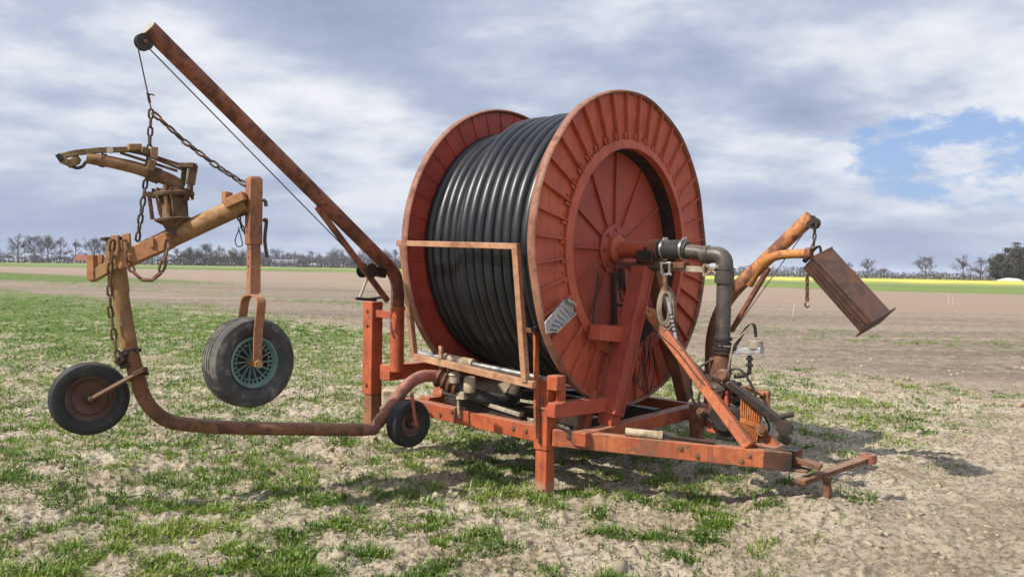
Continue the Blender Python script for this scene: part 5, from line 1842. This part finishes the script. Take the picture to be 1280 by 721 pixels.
M_scrub = simple_mat('brown_scrub', (0.075, 0.066, 0.046), .9, .4, .4)
build_hedge('field_hedge', [(-190, 285), (-110, 285), (-60, 300), (-40, 300)], 2.8, 1.5, 'low dark scrub under the far left trees', 1, M_scrub)
build_hedge('field_hedge', [(-127, 298), (-98, 298)], 4.2, 2.0, 'dense brown scrub behind the cart leg', 2, M_scrub)
build_hedge('field_hedge', [(-170, 440), (-40, 460), (60, 470)], 4.6, 3, 'low hazy scrub line left of the reel on the horizon', 3, M_scrub)
build_hedge('field_hedge', [(80, 330), (105, 300), (150, 262), (175, 240)], 2.0, 1.2, 'low hedge line behind the yellow rapeseed at right', 4, M_scrub)


# ---- farmhouse with red roof, a barn, a pale heap
def house(px, Y, w, d, eave, ridge, name, label, cat, wallm, roofm, win=True, rot=0.1):
    x = (px - 640) / FPX * Y
    r = empty(name, (x, Y, 0), rot)
    tag(r, label, cat)
    m = MB(); m.box((0, 0, eave / 2 - .1), w, d, eave + .2)
    m.add([(-w / 2, -d / 2, eave), (-w / 2, d / 2, eave), (-w / 2, 0, ridge - .1)], [(0, 1, 2)]); m.add([(w / 2, -d / 2, eave), (w / 2, d / 2, eave), (w / 2, 0, ridge - .1)], [(0, 1, 2)])
    m.build('wall', wallm, r)
    m = MB()
    for sg in (-1, 1):
        m.prism([(-w / 2 - .3, 0, ridge), (w / 2 + .3, 0, ridge), (w / 2 + .3, sg * (d / 2 + .4), eave - .15), (-w / 2 - .3, sg * (d / 2 + .4), eave - .15)], (0, 0, .15))
    rf = m.build('roof', roofm, r)
    if win:
        for k in range(3):
            m = MB(); m.box((-w / 2 + w * (k + .5) / 3, -d / 2 - .02, 1.5), w * .12, .06, 1.2); m.build('window', M_glass, r)
        m = MB(); m.box((w * .22, 0, ridge + .3), .5, .5, .9); m.build('chimney', roofm, rf)
    else:
        m = MB(); m.box((0, -d / 2 - .03, eave * .42), w * .2, .06, eave * .8); m.build('barn_door', M_glass, r)
    return r


M_white = simple_mat('white_render', (0.5, 0.48, 0.45), .8, .08, .7)
M_tile = simple_mat('red_roof_tile', (0.21, 0.075, 0.05), .8, .25, 1.5)
M_greyr = simple_mat('grey_sheet_roof', (0.16, 0.165, 0.18), .6, .15, 1.0)
M_glass = simple_mat('dark_window', (0.05, 0.055, 0.06), .3, .2, 1.0)
M_wrap = simple_mat('pale_plastic_cover', (0.52, 0.51, 0.45), .6, .2, .8)
house(104, 268, 3.9, 4.5, 1.7, 3.5, 'farmhouse', 'small white farmhouse with a red tiled roof among bare trees', 'house', M_white, M_tile)
house(356, 430, 13, 9, 2.2, 4.0, 'grey_barn', 'low grey-roofed barn on the horizon right of the cart leg', 'barn', M_greyr, M_greyr, False)
house(392, 430, 1.8, 2, 1.5, 2.2, 'white_shed', 'tiny white shed on the horizon left of the winch', 'shed', M_white, M_white, False)
x = (1262 - 640) / FPX * 176
hp = MB()
rng = random.Random(5)
n = 16
for i in range(9):
    for j in range(n + 1):
        a = math.pi * j / n
        e = math.sin(math.pi * (i + .5) / 9) ** .5
        hp.v.append(Vector(((i - 4) * .75, -math.cos(a) * 2.2 * e, max(-.1, math.sin(a) * 1.25 * e + rng.uniform(-.05, .05)))))
for i in range(8):
    for j in range(n):
        b = i * (n + 1) + j
        hp.f.append((b, b + 1, b + n + 2, b + n + 1))
o = hp.build('covered_heap', M_wrap, None); o.location = (x, 176, 0)
tag(o, 'pale plastic covered heap in front of the bushy trees at right', 'heap')

# ---- thin pale marker canes in the ploughed field
M_cane = simple_mat('pale_cane', (0.42, 0.37, 0.29), .7, .15, 6)
for px, py, hpx, lb in ((991, 396, 17, 'thin pale cane in the field below the rusty box chain'), (1185, 382, 15, 'thin pale cane, left of the pair in the ploughed field at right'), (1190, 383, 12, 'short pale cane, right of the pair in the ploughed field at right')):
    P = cut(px, py, np.array([0, 0, 1.0]), 0.0)
    k = MB(); hh = hpx / FPX * P[1]
    k.tube([P + np.array([0, 0, -.1]), Vector(P) + Vector((.05, 0, hh))], [.02, .016], 6)
    o = k.build('marker_cane', M_cane, None, origin=Vector(P)); tag(o, lb, 'cane', 'pale canes in the ploughed field')


# ---- thin haze over the fields: distant trees pale a little
hz = MB(); hz.box((0, 0, 9.0), 6400, 6400, 20.0)
m = bpy.data.materials.new('field_haze'); m.use_nodes = True
t = m.node_tree; t.nodes.clear()
pv = N(t, 'ShaderNodeVolumePrincipled'); pv.inputs['Color'].default_value = (0.80, 0.86, 1.0, 1); pv.inputs['Density'].default_value = 0.00026
mo = N(t, 'ShaderNodeOutputMaterial'); t.links.new(pv.outputs[0], mo.inputs['Volume'])
o = hz.build('haze', m, None, smooth=False)
tag(o, 'thin pale haze lying over the fields', 'haze', kind='stuff')
